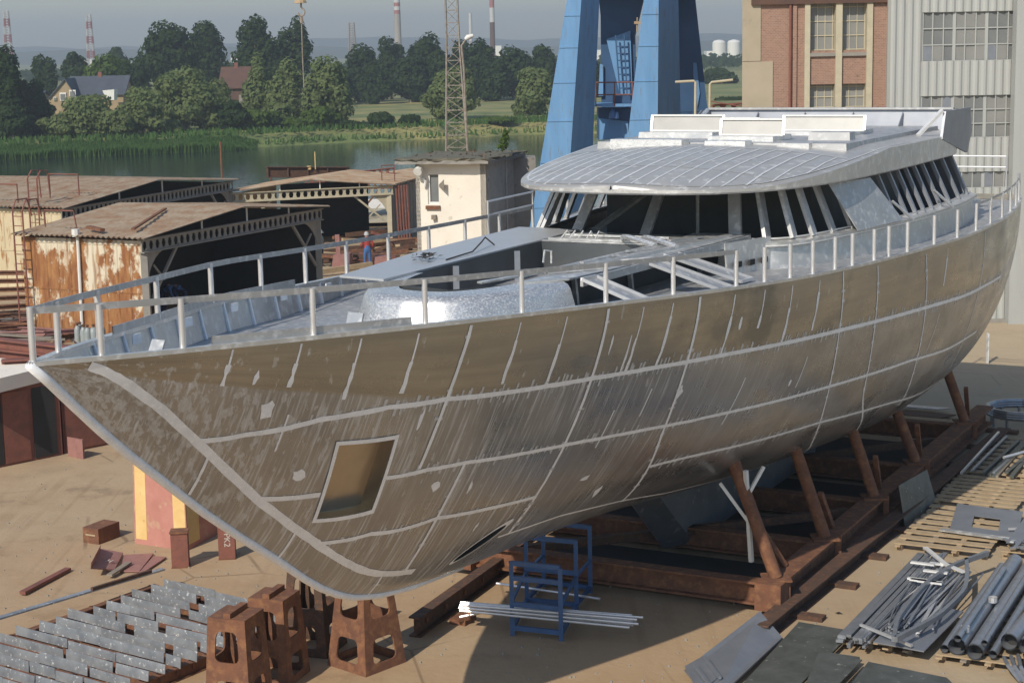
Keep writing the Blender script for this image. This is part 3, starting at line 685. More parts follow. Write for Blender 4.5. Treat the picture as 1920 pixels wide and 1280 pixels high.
b.face([P(s, p, ZR + .004) for s, p in off(ringp, -.33)]); b.build('roof_soffit', 'inside', yacht)
b = B()
def rstrip(pts, wd, m=0):
    for (s0, p0), (s1, p1) in zip(pts, pts[1:]):
        a, c = P(s0, p0, ztop(s0, p0) + .006), P(s1, p1, ztop(s1, p1) + .006); x = (c - a).cross(UZ).normalized() * wd / 2
        b.face([a - x, a + x, c + x, c - x], m)
for k in range(-8, 10):
    p = k * .31
    s0 = 14.9
    while s0 < 19 and edge_b(s0) < abs(p) + .12: s0 += .05
    if s0 < 18.9:
        w_ = R.uniform(.035, .065); n = 8; rstrip([(s0 + (19.05 - s0) * i / n, p + R.uniform(-.01, .01)) for i in range(n + 1)], w_)
for s in (16.4, 19.1): e = edge_b(s) - .15; rstrip([(s, -e + 2 * e * i / 16) for i in range(17)], .03 if s < 19 else .06)
rstrip([(s, p) for s, p in off(ringp, -.14)[14:-14]], .035)
b.build('weld_seam', 'bead', roof)
# things of the upper deck
def rbox(name, s0, s1, p0, p1, z0, z1, mk='alu'):
    b = B(); b.hexa([P(s0, p0, z0), P(s1, p0, z0), P(s1, p1, z0), P(s0, p1, z0)], [P(s0 + .03, p0 + .02, z1), P(s1, p0 + .02, z1), P(s1, p1 - .02, z1), P(s0 + .03, p1 - .02, z1)]); return b.build(name, mk, yacht)
rbox('roof_step', 20.0, 27.2, -2.75, 2.7, 7.7, 7.98, 'alu_dull')
rbox('roof_box', 19.55, 19.98, -2.25, -.62, 7.75, 8.06, 'alu_bright'); rbox('roof_box', 19.55, 19.98, -.15, .75, 7.75, 8.04, 'alu_bright')
rbox('roof_box', 19.8, 20.3, 1.3, 2.0, 7.75, 7.99, 'alu'); rbox('roof_locker', 21.2, 21.6, 1.5, 2.4, 7.9, 8.14, 'alu_dull')
def hatch(s0, s1, p0, p1, zb, lift, lid):
    o = rbox('roof_hatch', s0, s1, p0, p1, 7.9, zb, 'alu')
    b = B(); q = [P(s0 + .5, p0 + .12, zb + .01), P(s0 + .5, p1 + .05, zb + .01), P(s0 + .62, p1 + .03, zb + lift), P(s0 + .62, p0 + .1, zb + lift)]; v = yd * .05
    b.prism(q, v, 0)
    for a, c in zip(q, q[1:] + q[:1]): b.bar(a - yd * .02, c - yd * .02, .05, .04, 1)
    b.build('lid', [lid, 'bead'], o)
lidm = mat('pale hatch lid', (.34, .34, .33), (.29, .29, .285), 2, .45, .4)
hatch(21.6, 22.9, -2.5, -.75, 8.1, .34, lidm); hatch(20.5, 21.7, -.45, 1.0, 8.08, .33, lidm); hatch(22.9, 24.3, .1, 2.0, 8.06, .32, lidm); hatch(24.5, 25.4, -2.2, -1.0, 8.05, .2, lidm)
b = B()
b.prism([P(27.3, -3.0, 7.85), P(27.3, 2.9, 7.85), P(27.42, 2.95, 8.36), P(27.42, -3.05, 8.36)], yd * .04); b.bar(P(27.4, -3.1, 8.38), P(27.4, 3.0, 8.38), .14, .05, 1)
b.prism([P(25.9, -3.15, 7.85), P(27.35, -3.05, 7.85), P(27.42, -3.05, 8.36), P(26.9, -3.1, 8.36)], -yn * .03)
for p in (-1.8, -.6, .6, 1.8): b.prism([P(26.9, p, 7.95), P(27.3, p, 7.95), P(27.35, p, 8.3)], yn * .02)
b.build('aft_bulwark', ['plate', 'alu_dull'], yacht)
b = B(); b.prism([P(25.0, 3.28, 7.8), P(27.5, 3.25, 7.35), P(27.9, 3.25, 7.85), P(27.5, 3.3, 8.4), P(25.2, 3.3, 8.4)], yn * .06); b.bar(P(24.6, 2.9, 7.9), P(25.15, 3.28, 8.42), .1, .06, 1)
b.build('wing_plate', ['plate', 'bead'], yacht)
b = B(); b.tube([P(25.6, -2.9, 7.95), P(26.9, -2.95, 8.37)], .05, 6); b.tube([P(25.3, -2.7, 7.95), P(26.7, -2.9, 8.34)], .03, 6); b.build('roof_brace', 'alu_bright', yacht)
# after deck fittings
b = B(); b.box(P(29.4, 1.4, fz(29) - .14), yd * .5, yn * .6, .35); b.box(P(30.6, .2, fz(29) - .14), yd * .35, yn * .8, .22); b.build('deck_locker', 'alu', yacht)
b = B(); b.tube([P(30.3, 2.5, 5.8), P(30.3, 2.5, 6.0)], .5, 20); b.build('deck_hatch', 'alu_bright', yacht)
b = B(); b.prism([P(28.0, 3.3, 5.8), P(28.0, 1.2, 5.8), P(27.6, 1.2, 7.3), P(27.6, 2.9, 7.3)], yd * .05); b.build('aft_house_wall', 'plate', yacht)
# fittings of the foredeck
b = B()
for s, p in ((2.7, .75), (2.9, -.1)): b = B(); b.box(P(s, p * .6, zdk(s)), yd * .2, yn * .12, .12); b.build('deck_fitting', 'alu', yacht)
b = B(); b.bar(P(4.45, 1.05, zdk(4.4)), P(4.65, 1.08, fz(4.4) + .15), .25, .03); b.build('deck_bracket', 'alu', yacht)
b = B(); b.bar(P(1.7, .12, zdk(1.7)), P(1.95, .14, fz(1.7) + .04), .2, .03); b.build('deck_bracket', 'alu', yacht)
# keel
b = B(); kp = [(14.9, fk(15) + .15), (17.0, .2), (17.6, .1), (25.6, .1), (26.2, fk(26) + .15)]
c_ = [P(s, 0, z) for s, z in kp]
l_ = [P(s + (.5 if i < 2 else -.3 if i > 2 else 0), -.38, z + (.1 if 0 < i < 4 else 0)) for i, (s, z) in enumerate(kp)]; r_ = [P(s + (.5 if i < 2 else -.3 if i > 2 else 0), .38, z + (.1 if 0 < i < 4 else 0)) for i, (s, z) in enumerate(kp)]
b.grid([l_, c_, r_]); b.face(l_); b.face(r_); b.build('keel', mat('keel plate', (.2, .21, .23), (.14, .15, .17), 1.5, .5, .5, (.3, .3, .31), .64, 4), yacht)
b = B()
for k in range(26):
    a, c, z = R.gauss(0, .16), R.gauss(0, .1), R.uniform(0, .07)
    b.face([P(11.1 + a + R.uniform(-.1, .1), -1.75 + c + R.uniform(-.1, .1), ZT + .045 + z + R.uniform(0, .05)) for _ in range(4)])
tag(b.build('rag', 'rag', fix=False), 'crumpled dark rag lying on the flat aluminium plate by the yacht rail', 'rag')
b = B(); b.tube([P(11.2, -1.4, ZT + .05), P(12.2, -1.45, ZT + .07), P(12.9, -1.65, ZT + .16), P(13.2, -1.75, ZT + .2), P(13.35, -1.65, ZT + .05)], .014, 5)
tag(b.build('cable', 'rag'), 'thin dark cable lying along the edge of the yacht side plate', 'cable')

# ================================================================== cradle, trestles and props under the yacht
cr_ = thing('ship_cradle', P(22, 0, 0), 'long rusty steel cradle with leaning tubular posts, standing under the yacht', 'cradle')
for p in (3.1, -3.1):
    b = B(); b.ibeam(P(14.4, p, .16), P(31, p, .16), .42, .46, .05); b.box(P(14.6, p, .14), yd * .25, yn * .24, .5)
    for s in (14.5, 17.5, 20.8, 24.1, 28.7): b.bar(P(s + .3, p + .2, .15), P(s + .3, p + .2, .62), .05, .12)
    b.build('side_beam', 'rust', cr_)
for s in (14.7, 17.5, 20.8, 24.1, 28.7):
    b = B(); b.ibeam(P(s, -2.85, .16), P(s, 2.85, .16), .3, .42, .04); b.build('cross_beam', 'rust', cr_)
    for side in (1, -1):
        p1 = 2.3 if s < 16 else 2.5 if s < 20 else 2.62
        zh = next(fk(s) + (fz(s) - fk(s)) * q_ / 200 for q_ in range(200) if hull(s, q_ / 200)[1] > p1)
        b = B(); lo = P(s + .1, side * 3.1, .64); ztop_ = zh + .03
        b.tube([lo, P(s + .1, side * (p1 - .06), ztop_ + .16)], .118, 14); b.bar(lo - UZ * .02, lo + UZ * .015, .5, .5)
        b.bar(P(s + .85, side * 3.0, .64), P(s + .25, side * (p1 + .45), 1.45), .1, .1); b.build('post', 'rust', cr_, smooth=40)
b = B(); b.bar(P(15, -2, .5), P(20, 2.8, .5), .16, .16); b.bar(P(21, -2, .5), P(27, 2.8, .5), .16, .16); b.build('diagonal_brace', 'rustdark', cr_)
for p, s0, s1, lb in ((3.72, 13.2, 30, 'dark rusty rail lying on the sand along the outer side of the cradle'),):
    b = B(); b.ibeam(P(s0, p - .35, 0), P(s1, p + .1, 0), .32, .3, .03)
    for k in range(9): b.box(P(s0 + 1.5 + 2 * k, p - .1, 0), yd * .12, yn * .4, .08)
    tag(b.build('ground_rail', 'rustdark'), lb, 'rail')
b = B(); a, c = G(778, 1194), G(985, 1042); b.ibeam(a, c, .22, .36, .03)
for k in range(6): q = a + (c - a) * (.08 + k * .16); b.box(q + yn * .05 + UZ * .14, yd * .02, yn * .015, .09, 1)
tag(b.build('steel_beam', ['rustdark', 'rust']), 'dark rusty I-beam with slots lying on the sand under the bow, in front of the blue rack', 'beam')
# forked white prop
pr_ = thing('forked_prop', P(14.8, 2.6, .84), 'white forked metal frame hanging from the hull bottom beside the front cradle post', 'prop')
b = B(); base, tp_ = P(14.9, 2.6, .84), P(14.73, 2.55, 2.55); b.bar(base, tp_, .07, .07); b.build('upright', 'white', pr_)
for q, z in (((1350, 905), .43), ((1378, 888), .72), ((1432, 874), .72)):
    b = B(); b.bar(base + (tp_ - base) * z, V(q[0], q[1], base.y), .055, .055); b.build('fork', 'white', pr_)
# trestles
def rquad(q, r, n=4):                   # rounded loop inside a quad given by four corners
    out = []
    for i in range(4):
        p, a, c = q[i], q[i - 1], q[(i + 1) % 4]; va, vc = (a - p), (c - p); ra, rc = min(r, va.length * .45), min(r, vc.length * .45)
        p0, p1 = p + va.normalized() * ra, p + vc.normalized() * rc
        for k in range(n + 1): t = k / n; out.append(p0 * (1 - t) ** 2 + p * 2 * t * (1 - t) + p1 * t * t)
    return out
def lerp4(q, u, v): return (q[0] * (1 - u) + q[1] * u) * (1 - v) + (q[3] * (1 - u) + q[2] * u) * v
def outer(q, n=4):
    out = []
    for i in range(4):
        p, a, c = q[i], q[i - 1], q[(i + 1) % 4]
        for k in range(n + 1):
            t = k / n - .5; out.append(p + ((a - p) * (-t * .3) if t < 0 else (c - p) * (t * .3)))
    return out
def trestle(c, rz, H, bw, tw, label, hue='rust'):
    ex, ey = Vector((math.cos(rz), math.sin(rz), 0)), Vector((-math.sin(rz), math.cos(rz), 0)); c = Vector(c)
    t = thing('trestle', c, label, 'trestle', 'rusty trestles standing under the bow')
    cb = [c + ex * bw * a + ey * bw * d for a, d in ((-1, -1), (1, -1), (1, 1), (-1, 1))]; tb = [c + UZ * H + ex * tw * a + ey * tw * d for a, d in ((-1, -1), (1, -1), (1, 1), (-1, 1))]
    for k in range(4):
        q = [cb[k], cb[(k + 1) % 4], tb[(k + 1) % 4], tb[k]]; nn = (q[1] - q[0]).cross(q[3] - q[0]).normalized()
        b = B(); split = .42 if H > 1 else .1
        for v0, v1, r in ((0, split, .1), (split, 1, .12)):
            qq = [lerp4(q, 0, v0), lerp4(q, 1, v0), lerp4(q, 1, v1), lerp4(q, 0, v1)]
            i0, i1 = (.12, .88); hole = [lerp4(qq, .2, .22), lerp4(qq, .8, .22), lerp4(qq, .77, .82), lerp4(qq, .23, .82)]
            b.ring(outer(qq), rquad(hole, r), -nn * .03)
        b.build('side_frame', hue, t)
    b = B(); b.hexa([p - UZ * .0 for p in tb], [p + UZ * .05 for p in tb]); b.bar(c + UZ * (H + .09) - ey * tw * .9, c + UZ * (H + .09) + ey * tw * .9, .12, .08); b.build('top_plate', 'rust', t)
    return t
TA = rad(-19)
def tpos(px, py, z): return G(px, py, z)
trestle(G(440, 1158, 1.42).xy.to_3d() + Vector((0, .1, 0)), TA, 1.42, .39, .32, 'nearest rusty trestle, standing in front of the slatted grid')
trestle(G(512, 1122, 1.35).xy.to_3d() + Vector((0, .1, 0)), TA, 1.35, .4, .31, 'second rusty trestle, with a pale patch at its top, right behind the nearest one')
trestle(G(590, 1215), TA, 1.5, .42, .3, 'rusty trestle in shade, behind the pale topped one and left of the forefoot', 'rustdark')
trestle(G(688, 1243), rad(48), 1.6, .46, .3, 'rightmost rusty trestle, with wide rounded openings, under the forefoot beside the I-beam')
# blue rack and the tubes lying in it
rk = thing('blue_rack', G(1010, 1150), 'blue painted steel stock rack of three open frames under the hull', 'rack')
fr = [((961, 1190), (1052, 1200), 1.32, (.03, .45, .8, 1.0)), ((988, 1133), (1081, 1143), 1.3, (.1, .55, 1.0)), ((1020, 1099), (1107, 1110), 1.28, (.1, 1.0))]
for k, (a, c, hh, rl) in enumerate(fr):
    a, c = G(*a), G(*c)
    b = B()
    for p in (a, c): b.bar(p, p + UZ * (hh if not (k == 0 and p is c) else hh * .97), .075, .075)
    for f in rl: b.bar(a + UZ * hh * f + UZ * (.1 if f < .1 else -.03), c + UZ * hh * f + UZ * (.1 if f < .1 else -.03), .06, .08)
    b.build('frame', 'bluerack', rk)
b = B()
for j in (0, 1):
    q = [G(*f[j]) for f in fr]
    for a, c in zip(q, q[1:]): b.bar(a + UZ * .1, c + UZ * .1, .06, .06); b.bar(a + UZ * .62, c + UZ * .62, .05, .05)
b.build('base_rail', 'bluerack', rk)
a0, a1 = G(866, 1140, .42), G(1188, 1165, .36)
for k in range(13):
    o_ = Vector((R.uniform(-.05, .05), (k % 5) * .07 - .1, (k // 5) * .05)); b = B(); e = R.uniform(-.15, .2)
    b.tube([a0 + o_ + (a1 - a0) * (.02 * R.random()), a1 + o_ * 1.5 + (a1 - a0) * e * .3 - UZ * .05], .022, 6)
    tag(b.build('aluminium_tube', 'tube'), 'thin bright aluminium tube in the bundle lying through the blue rack', 'tube', 'tubes bundled through the blue rack')
b = B(); b.tube([G(862, 1156, .12), G(905, 1147, .2), G(1000, 1152, .2)], .024, 6); b.tube([G(874, 1153.5, .14), G(882, 1151.5, .16)], .027, 6, 1)
tag(b.build('aluminium_tube', ['tube', 'orange']), 'single bent tube with an orange mark lying below the bundle beside the blue rack', 'tube')
b = B(); b.box(G(868, 1165), yd * .2, yn * .16, .1); b.bar(G(858, 1163, .12), G(880, 1158, .12), .05, .05); tag(b.build('steel_block', 'rust'), 'small rusty block on the sand under the end of the tube bundle', 'block')
b = B(); b.tube([G(931, 1093, .25), G(1125, 1122, .2)], .024, 6); tag(b.build('aluminium_tube', 'tube'), 'lone aluminium tube lying through the blue rack behind the bundle', 'tube')

for k, (s0, s1) in enumerate(((14.95, 17.3), (17.75, 20.6), (21.05, 23.9), (24.35, 28.5))):  # black sheets added to deepen the shade under the hull
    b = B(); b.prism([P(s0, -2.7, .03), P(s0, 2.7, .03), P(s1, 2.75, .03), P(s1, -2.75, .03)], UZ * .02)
    tag(b.build('shade_sheet', 'gap'), 'black sheet added to deepen the shade in the %s bay of the ship cradle' % ('front', 'second', 'third', 'rear')[k], 'mat')
pb_ = B()
for k in range(900):
    px, py = R.uniform(-20, 1900), R.uniform(840, 1300); c = G(px, py); e = R.uniform(.008, .03)
    pb_.tube([c, c + UZ * e * .6, c + UZ * e], [e, e * .9, e * .3], 5)
tag(pb_.build('pebbles', ['concrete']), 'small stones scattered over the sandy yard', 'stones', kind='stuff')
# ================================================================== slatted grid of galvanised plates, lower left
gr = thing('slatted_grid', P(8, -7, 0), 'low rusty steel grid set with rows of galvanised plates on edge', 'grid')
ga = rad(-35); gn = Vector((math.cos(ga), math.sin(ga), 0)); gd = Vector((-gn.y, gn.x, 0))
g0 = G(285, 1080, .4); g0.z = 0                      # back corner
def Q(a, c, z=0): return g0 - gd * a + gn * c + UZ * z      # a towards the viewer, c to the right
b = B()
nrow = 17; pitch = .36
for k in range(nrow): b.bar(Q(k * pitch, -.1, .16), Q(k * pitch, 3.6, .16), .03, .12)
for c in (.0, 1.2, 2.4, 3.55): b.ibeam(Q(-.1, c, 0), Q(nrow * pitch, c, 0), .14, .22, .02)
b.build('frame', 'rust', gr)
b = B(); b.bar(Q(-.4, -.12, .42), Q(nrow * pitch, -.75, .42), .13, .03); b.build('edge_strip', 'galv', gr)
cnt = 0
for k in range(nrow):
    c = -.05 + R.uniform(0, .5)
    while c < 3.5:
        L_ = R.choice([.6, 1.0, 1.15, 1.3, 1.5, 1.6]); e = min(c + L_, 3.65)
        if e - c > .2 and cnt < 98:
            b = B(); tl = R.uniform(-.03, .03); zz = .22 + R.uniform(-.02, .02); h_ = R.uniform(.15, .185); dx = R.uniform(-.02, .02)
            q = [Q(k * pitch - .02 + dx, c, zz), Q(k * pitch - .02 - dx, e, zz), Q(k * pitch - .03 - dx - tl * .5, e, zz + h_), Q(k * pitch - .03 + dx - tl * .5, c, zz + h_)]
            b.prism(q, gd * .012); b.build('slat', 'galv', gr); cnt += 1
        c = e + R.choice([.02, .02, .03, .05, .2])
def bars(name, mk, lst, label, cat, group=None, w_=.12, h_=.06):
    for a, c in lst:
        b = B(); b.bar(a, c, w_, h_); tag(b.build(name, mk), label, cat, group)
bars('steel_bar', 'rustdark', [(G(172, 1104, .55), G(283, 1070, .5))], 'dark rusty flat bar lying across the back corner of the slatted grid', 'bar', w_=.06, h_=.06)
bars('steel_angle', 'rustred', [(G(42, 1111, .06), G(128, 1066, .05))], 'narrow red rusty angle lying on the sand behind the slatted grid', 'bar', w_=.13)
b = B(); b.prism([G(170, 1066, .2), G(215, 1069, .05), G(231, 1038, .05), G(187, 1030, .2)], UZ * .03); b.prism([G(170, 1066, .2), G(187, 1030, .2), G(188, 1022, .38), G(171, 1054, .38)], UZ * .02 + yn * .02)
pf = tag(b.build('folded_plate', 'primer'), 'folded pink plate with a chalk mark lying on the sand behind the slatted grid', 'plate')
for lb, q in (('flat pink plate lying beside the folded plate', [(225, 1072), (262, 1072), (288, 1039), (233, 1042)]), ('narrow pointed pink plate on the sand, right of the flat pink plate', [(262, 1074), (270, 1074), (312, 1046), (288, 1044)])):
    b = B(); b.prism([G(*p, .02 if 'flat' in lb else .03) for p in q], UZ * .03); tag(b.build('steel_plate', 'primer'), lb, 'plate')
b = B(); b.bar(G(205, 1078, .08), G(242, 1054, .1), .12, .04); tag(b.build('board', 'woodgrey'), 'short grey board between the folded plate and the slatted grid', 'board')
# box, columns, striped block
b = B(); c = G(191, 1011); b.box(c, yd * .33, yn * .21, .33); b.prism([c - yd * .332 - yn * .13 + UZ * .17, c - yd * .332 + yn * .13 + UZ * .17, c - yd * .332 + yn * .13 + UZ * .2, c - yd * .332 - yn * .13 + UZ * .2], -yd * .01, 1)
bx = tag(b.build('steel_box', ['rust', 'wood']), 'small rusty steel box standing alone on the sand', 'box')
def column(px, py, lb):
    c = G(px, py) + Vector((0, .2, 0)); t = thing('steel_column', c, lb, 'column')
    ex, ey = Vector((math.cos(rad(5)), math.sin(rad(5)), 0)), Vector((-math.sin(rad(5)), math.cos(rad(5)), 0))
    b = B(); b.box(c, ex * .165, ey * .14, .7); b.build('shaft', 'rustred', t); b = B(); b.box(c + UZ * .7, ex * .18, ey * .17, .03); b.box(c, ex * .17, ey * .17, .02); b.build('cap_plate', 'rust', t)
    return t, c, ex, ey
column(336, 1066, 'short rusty box column standing between the pink plates and the striped block')
t, c, ex, ey = column(424, 1050, 'short rusty box column with chalked lettering standing under the stem')
def text(s, loc, X, Y, size, mk, parent, name='lettering'):
    cu = bpy.data.curves.new(name, 'FONT'); cu.body = s; cu.size = size; cu.extrude = .002; cu.align_x = 'CENTER'; cu.align_y = 'CENTER'
    o = bpy.data.objects.new(name, cu); col.objects.link(o); dg = bpy.context.evaluated_depsgraph_get(); me = bpy.data.meshes.new_from_object(o.evaluated_get(dg)); bpy.data.objects.remove(o)
    X, Y = X.normalized(), Y.normalized(); Z = X.cross(Y); mw = Matrix((X, Y, Z)).transposed().to_4x4(); mw.translation = loc; me.transform(mw)
    me.materials.clear(); me.materials.append(M[mk]); o = bpy.data.objects.new(name, me); col.objects.link(o); adopt(o, parent)
text('PK2', c - ey * .145 + UZ * .4 + ex * .01, -UZ, ex, .17, 'paintwhite', t)
text('H', G(205, 1051, .165), yn, yd + UZ * .1, .2, 'paintwhite', pf)
sb_ = thing('striped_block', G(310, 1015), 'tall red steel block with yellow corner stripes standing on the sand behind the stem', 'block')
a, c, e = G(253, 1018), G(352, 1032), G(432, 988); f = a + e - c; HB = 2.15; bv = -(yd * .1)
tops = [p + UZ * HB + (((a + e) / 2) - p) * .06 for p in (a, c, e, f)]
b = B(); b.hexa([a, c, e, f], tops); b.build('body', 'pinkred', sb_)
def stripe(q, u0, u1, off, v0=.05, v1=.8):
    b = B(); b.prism([lerp4(q, u0, v0), lerp4(q, u1, v0), lerp4(q, u1, v1), lerp4(q, u0, v1)], off); b.build('stripe', 'yellow', sb_)
qf = [a, c, tops[1], tops[0]]; nf = -(c - a).cross(UZ).normalized(); nf = nf if nf.y < 0 else -nf
stripe(qf, .03, .24, nf * .006); stripe(qf, .76, .985, nf * .006)
qs = [c, e, tops[2], tops[1]]; ns = (e - c).cross(UZ).normalized(); stripe(qs, .02, .28, ns * .006); stripe(qs, .66, .7, ns * .006, .2)
# red containers, left
def container(a, c, deep, H, lb, gap):
    t = thing('steel_container', (a + c) / 2, lb, 'container', 'red containers along the left edge of the yard'); dv = Vector((-(c - a).y, (c - a).x, 0)).normalized() * deep
    ax = (c - a).normalized()
    b = B(); b.hexa([a, c, c + dv, a + dv], [p + UZ * H for p in (a, c, c + dv, a + dv)]); b.build('body', 'rustred', t)
    b = B(); b.hexa([p + UZ * (H + .004) - ax * .05 for p in (a, c, c + dv, a + dv)], [p + UZ * (H + .06) for p in (a, c, c + dv, a + dv)]); b.build('roof', 'rust', t)
    L_ = (c - a).length
    for u0, u1, mk in gap:
        b = B(); q0 = a + ax * L_ * u0 - dv.normalized() * .03; q1 = a + ax * L_ * u1 - dv.normalized() * .03
        b.prism([q0 + UZ * .06, q1 + UZ * .06, q1 + UZ * (H - .06), q0 + UZ * (H - .06)], dv.normalized() * .02); b.build('door' if mk != 'gap' else 'opening', mk, t)
    return t
container(G(-140, 905), G(118, 852), 3.0, 1.9, 'open red steel container with dark gaps between its doors, at the left edge', [(.3, .52, 'rustred'), (.53, .56, 'gap'), (.57, .76, 'rustred'), (.79, .96, 'gap')])
container(G(121, 850), G(255, 823), 3.0, 1.85, 'closed red steel container partly hidden by the stem', [(.02, .6, 'rustred')])
b = B(); b.tube([G(117, 812), V(114, 780, G(117, 812).y), V(110, 728, G(117, 812).y)], [.13, .11, .12], 8); tag(b.build('peeling_post', 'peeling painted steel'), 'peeling white post leaning on the red containers', 'post')
b = B(); a, c = G(128, 855), G(158, 860); b.prism([a, c, c + UZ * .5, a + UZ * .5], yd * .03); b.prism([c - yn * .22 - yd * .012, c - yd * .012, c - yd * .012 + UZ * .5, c - yn * .22 - yd * .012 + UZ * .5], -yd * .02); tag(b.build('leaning_plate', 'primer'), 'small pink plate standing against the red container', 'plate')
b = B(); b.box(G(-10, 738, 1.95) + Vector((-1, 1.5, 0)), yd * 1.5, yn * 1.6, .35); tag(b.build('white_slab', 'plaster'), 'whitish block lying on the open red container', 'block')
for k, (p, q, z) in enumerate([((-60, 700), (170, 728), 2.15), ((-60, 680), (190, 712), 2.4), ((-40, 726), (140, 715), 2.1)]):
    b = B(); b.ibeam(G(*p, z) + Vector((0, 2, 0)), G(*q, z) + Vector((0, 2, 0)), .3, .32, .04)
    tag(b.build('steel_beam', 'rustred'), 'long red rusty beam lying over the red containers', 'beam', 'beams stacked over the red containers')
# scrap heap between the sheds and the bow
for k in range(74):
    px, py = R.uniform(-60, 268), R.uniform(585, 705); z = R.uniform(.05, .75)
    if px > 130 and py < 640: continue
    c = G(px, py, z); an = R.gauss(rad(-20), .35) if R.random() < .75 else R.uniform(0, 3.1); L_ = R.uniform(.7, 2.4); v = Vector((math.cos(an), math.sin(an), R.uniform(-.06, .06))) * L_
    b = B(); mk = R.choice(['rust', 'rust', 'rustred', 'rustdark', 'rustdark', 'primer', 'woodgrey', 'galvtube'])
    if R.random() < .45: b.ibeam(c - v, c + v, .16, .16, .03)
    else: b.bar(c - v, c + v, R.uniform(.08, .3), R.uniform(.04, .1))
    tag(b.build('scrap_beam', mk), 'rusty length of steel in the scrap heap beyond the bow rail', 'scrap', 'scrap lengths heaped beyond the bow')
sc_ = B()
for k in range(500):
    px, py = R.uniform(-80, 290), R.uniform(600, 712); c = G(px, py, R.uniform(.02, .3)); 
    sc_.face([c + Vector((R.uniform(-.3, .3), R.uniform(-.3, .3), R.uniform(-.1, .15))) for _ in range(4)], R.randrange(3))
tag(sc_.build('scrap_litter', ['rust', 'rustdark', 'galv'], fix=False), 'litter of rusty scrap on the ground', 'scrap', kind='stuff')
b = B(); a = G(-40, 540, .1); b.box(a + Vector((0, 2, 0)), Vector((2.6, -.9, 0)), Vector((.5, 1, 0)), 1.35); tag(b.build('pink_tank', 'primer'), 'big faded pink steel box at the left edge in front of the far shed', 'box')
for k in range(7):
    b = B(); z = .4 + .22 * k; b.ibeam(G(-60, 640 - 7 * k, 0) + UZ * z, G(62, 628 - 5 * k, 0) + UZ * z, .2, .16, .03); tag(b.build('steel_beam', 'rust'), 'rusty beam in the stack left of the rusty shed', 'beam', 'beams stacked left of the rusty shed')
# gas cylinders
for k, (px, py) in enumerate([(147, 645), (158, 648), (166, 649), (177, 648), (188, 648), (193, 646), (152, 643)]):
    c = G(px, py); t = thing('gas_cylinder', c, 'grey gas cylinder in the cluster by the rusty shed wall', 'cylinder', 'gas cylinders by the rusty shed')
    b = B(); r_ = .12 if k != 3 else .16; b.tube([c, c + UZ * .5, c + UZ * .6, c + UZ * .66], [r_, r_, r_ * .75, .05], 12); b.build('body', 'cyl', t, smooth=50)
    b = B(); b.tube([c + UZ * .66, c + UZ * .76], .04, 8); b.bar(c + UZ * .73 - yn * .07, c + UZ * .73 + yn * .07, .03, .03); b.build('valve', 'rustdark', t)

# ================================================================== sheds by the river
def castell(b, p, q, hh, th, m=0, mh=1, cell=.36):
    ax = (q - p); L_ = ax.length; ax.normalize(); n = int(L_ / cell); cw = L_ / n; tv = ax.cross(UZ).normalized() * th
    for k in range(n):
        a = p + ax * cw * k; o = [a, a + ax * cw * .5, a + ax * cw, a + ax * cw + UZ * hh * .5, a + ax * cw + UZ * hh, a + ax * cw * .5 + UZ * hh, a + UZ * hh, a + UZ * hh * .5]
        ce = a + ax * cw * .5 + UZ * hh * .5; hw, h2 = cw * .34, hh * .33
        i = [ce + ax * x * hw + UZ * z * h2 for x, z in ((-.6, -1), (0, -1), (.6, -1), (1, 0), (.6, 1), (0, 1), (-.6, 1), (-1, 0))]; b.ring(o, i, tv, m)
    for z in (0, hh): b.bar(p + UZ * z + tv / 2, q + UZ * z + tv / 2, .22, .04, m)
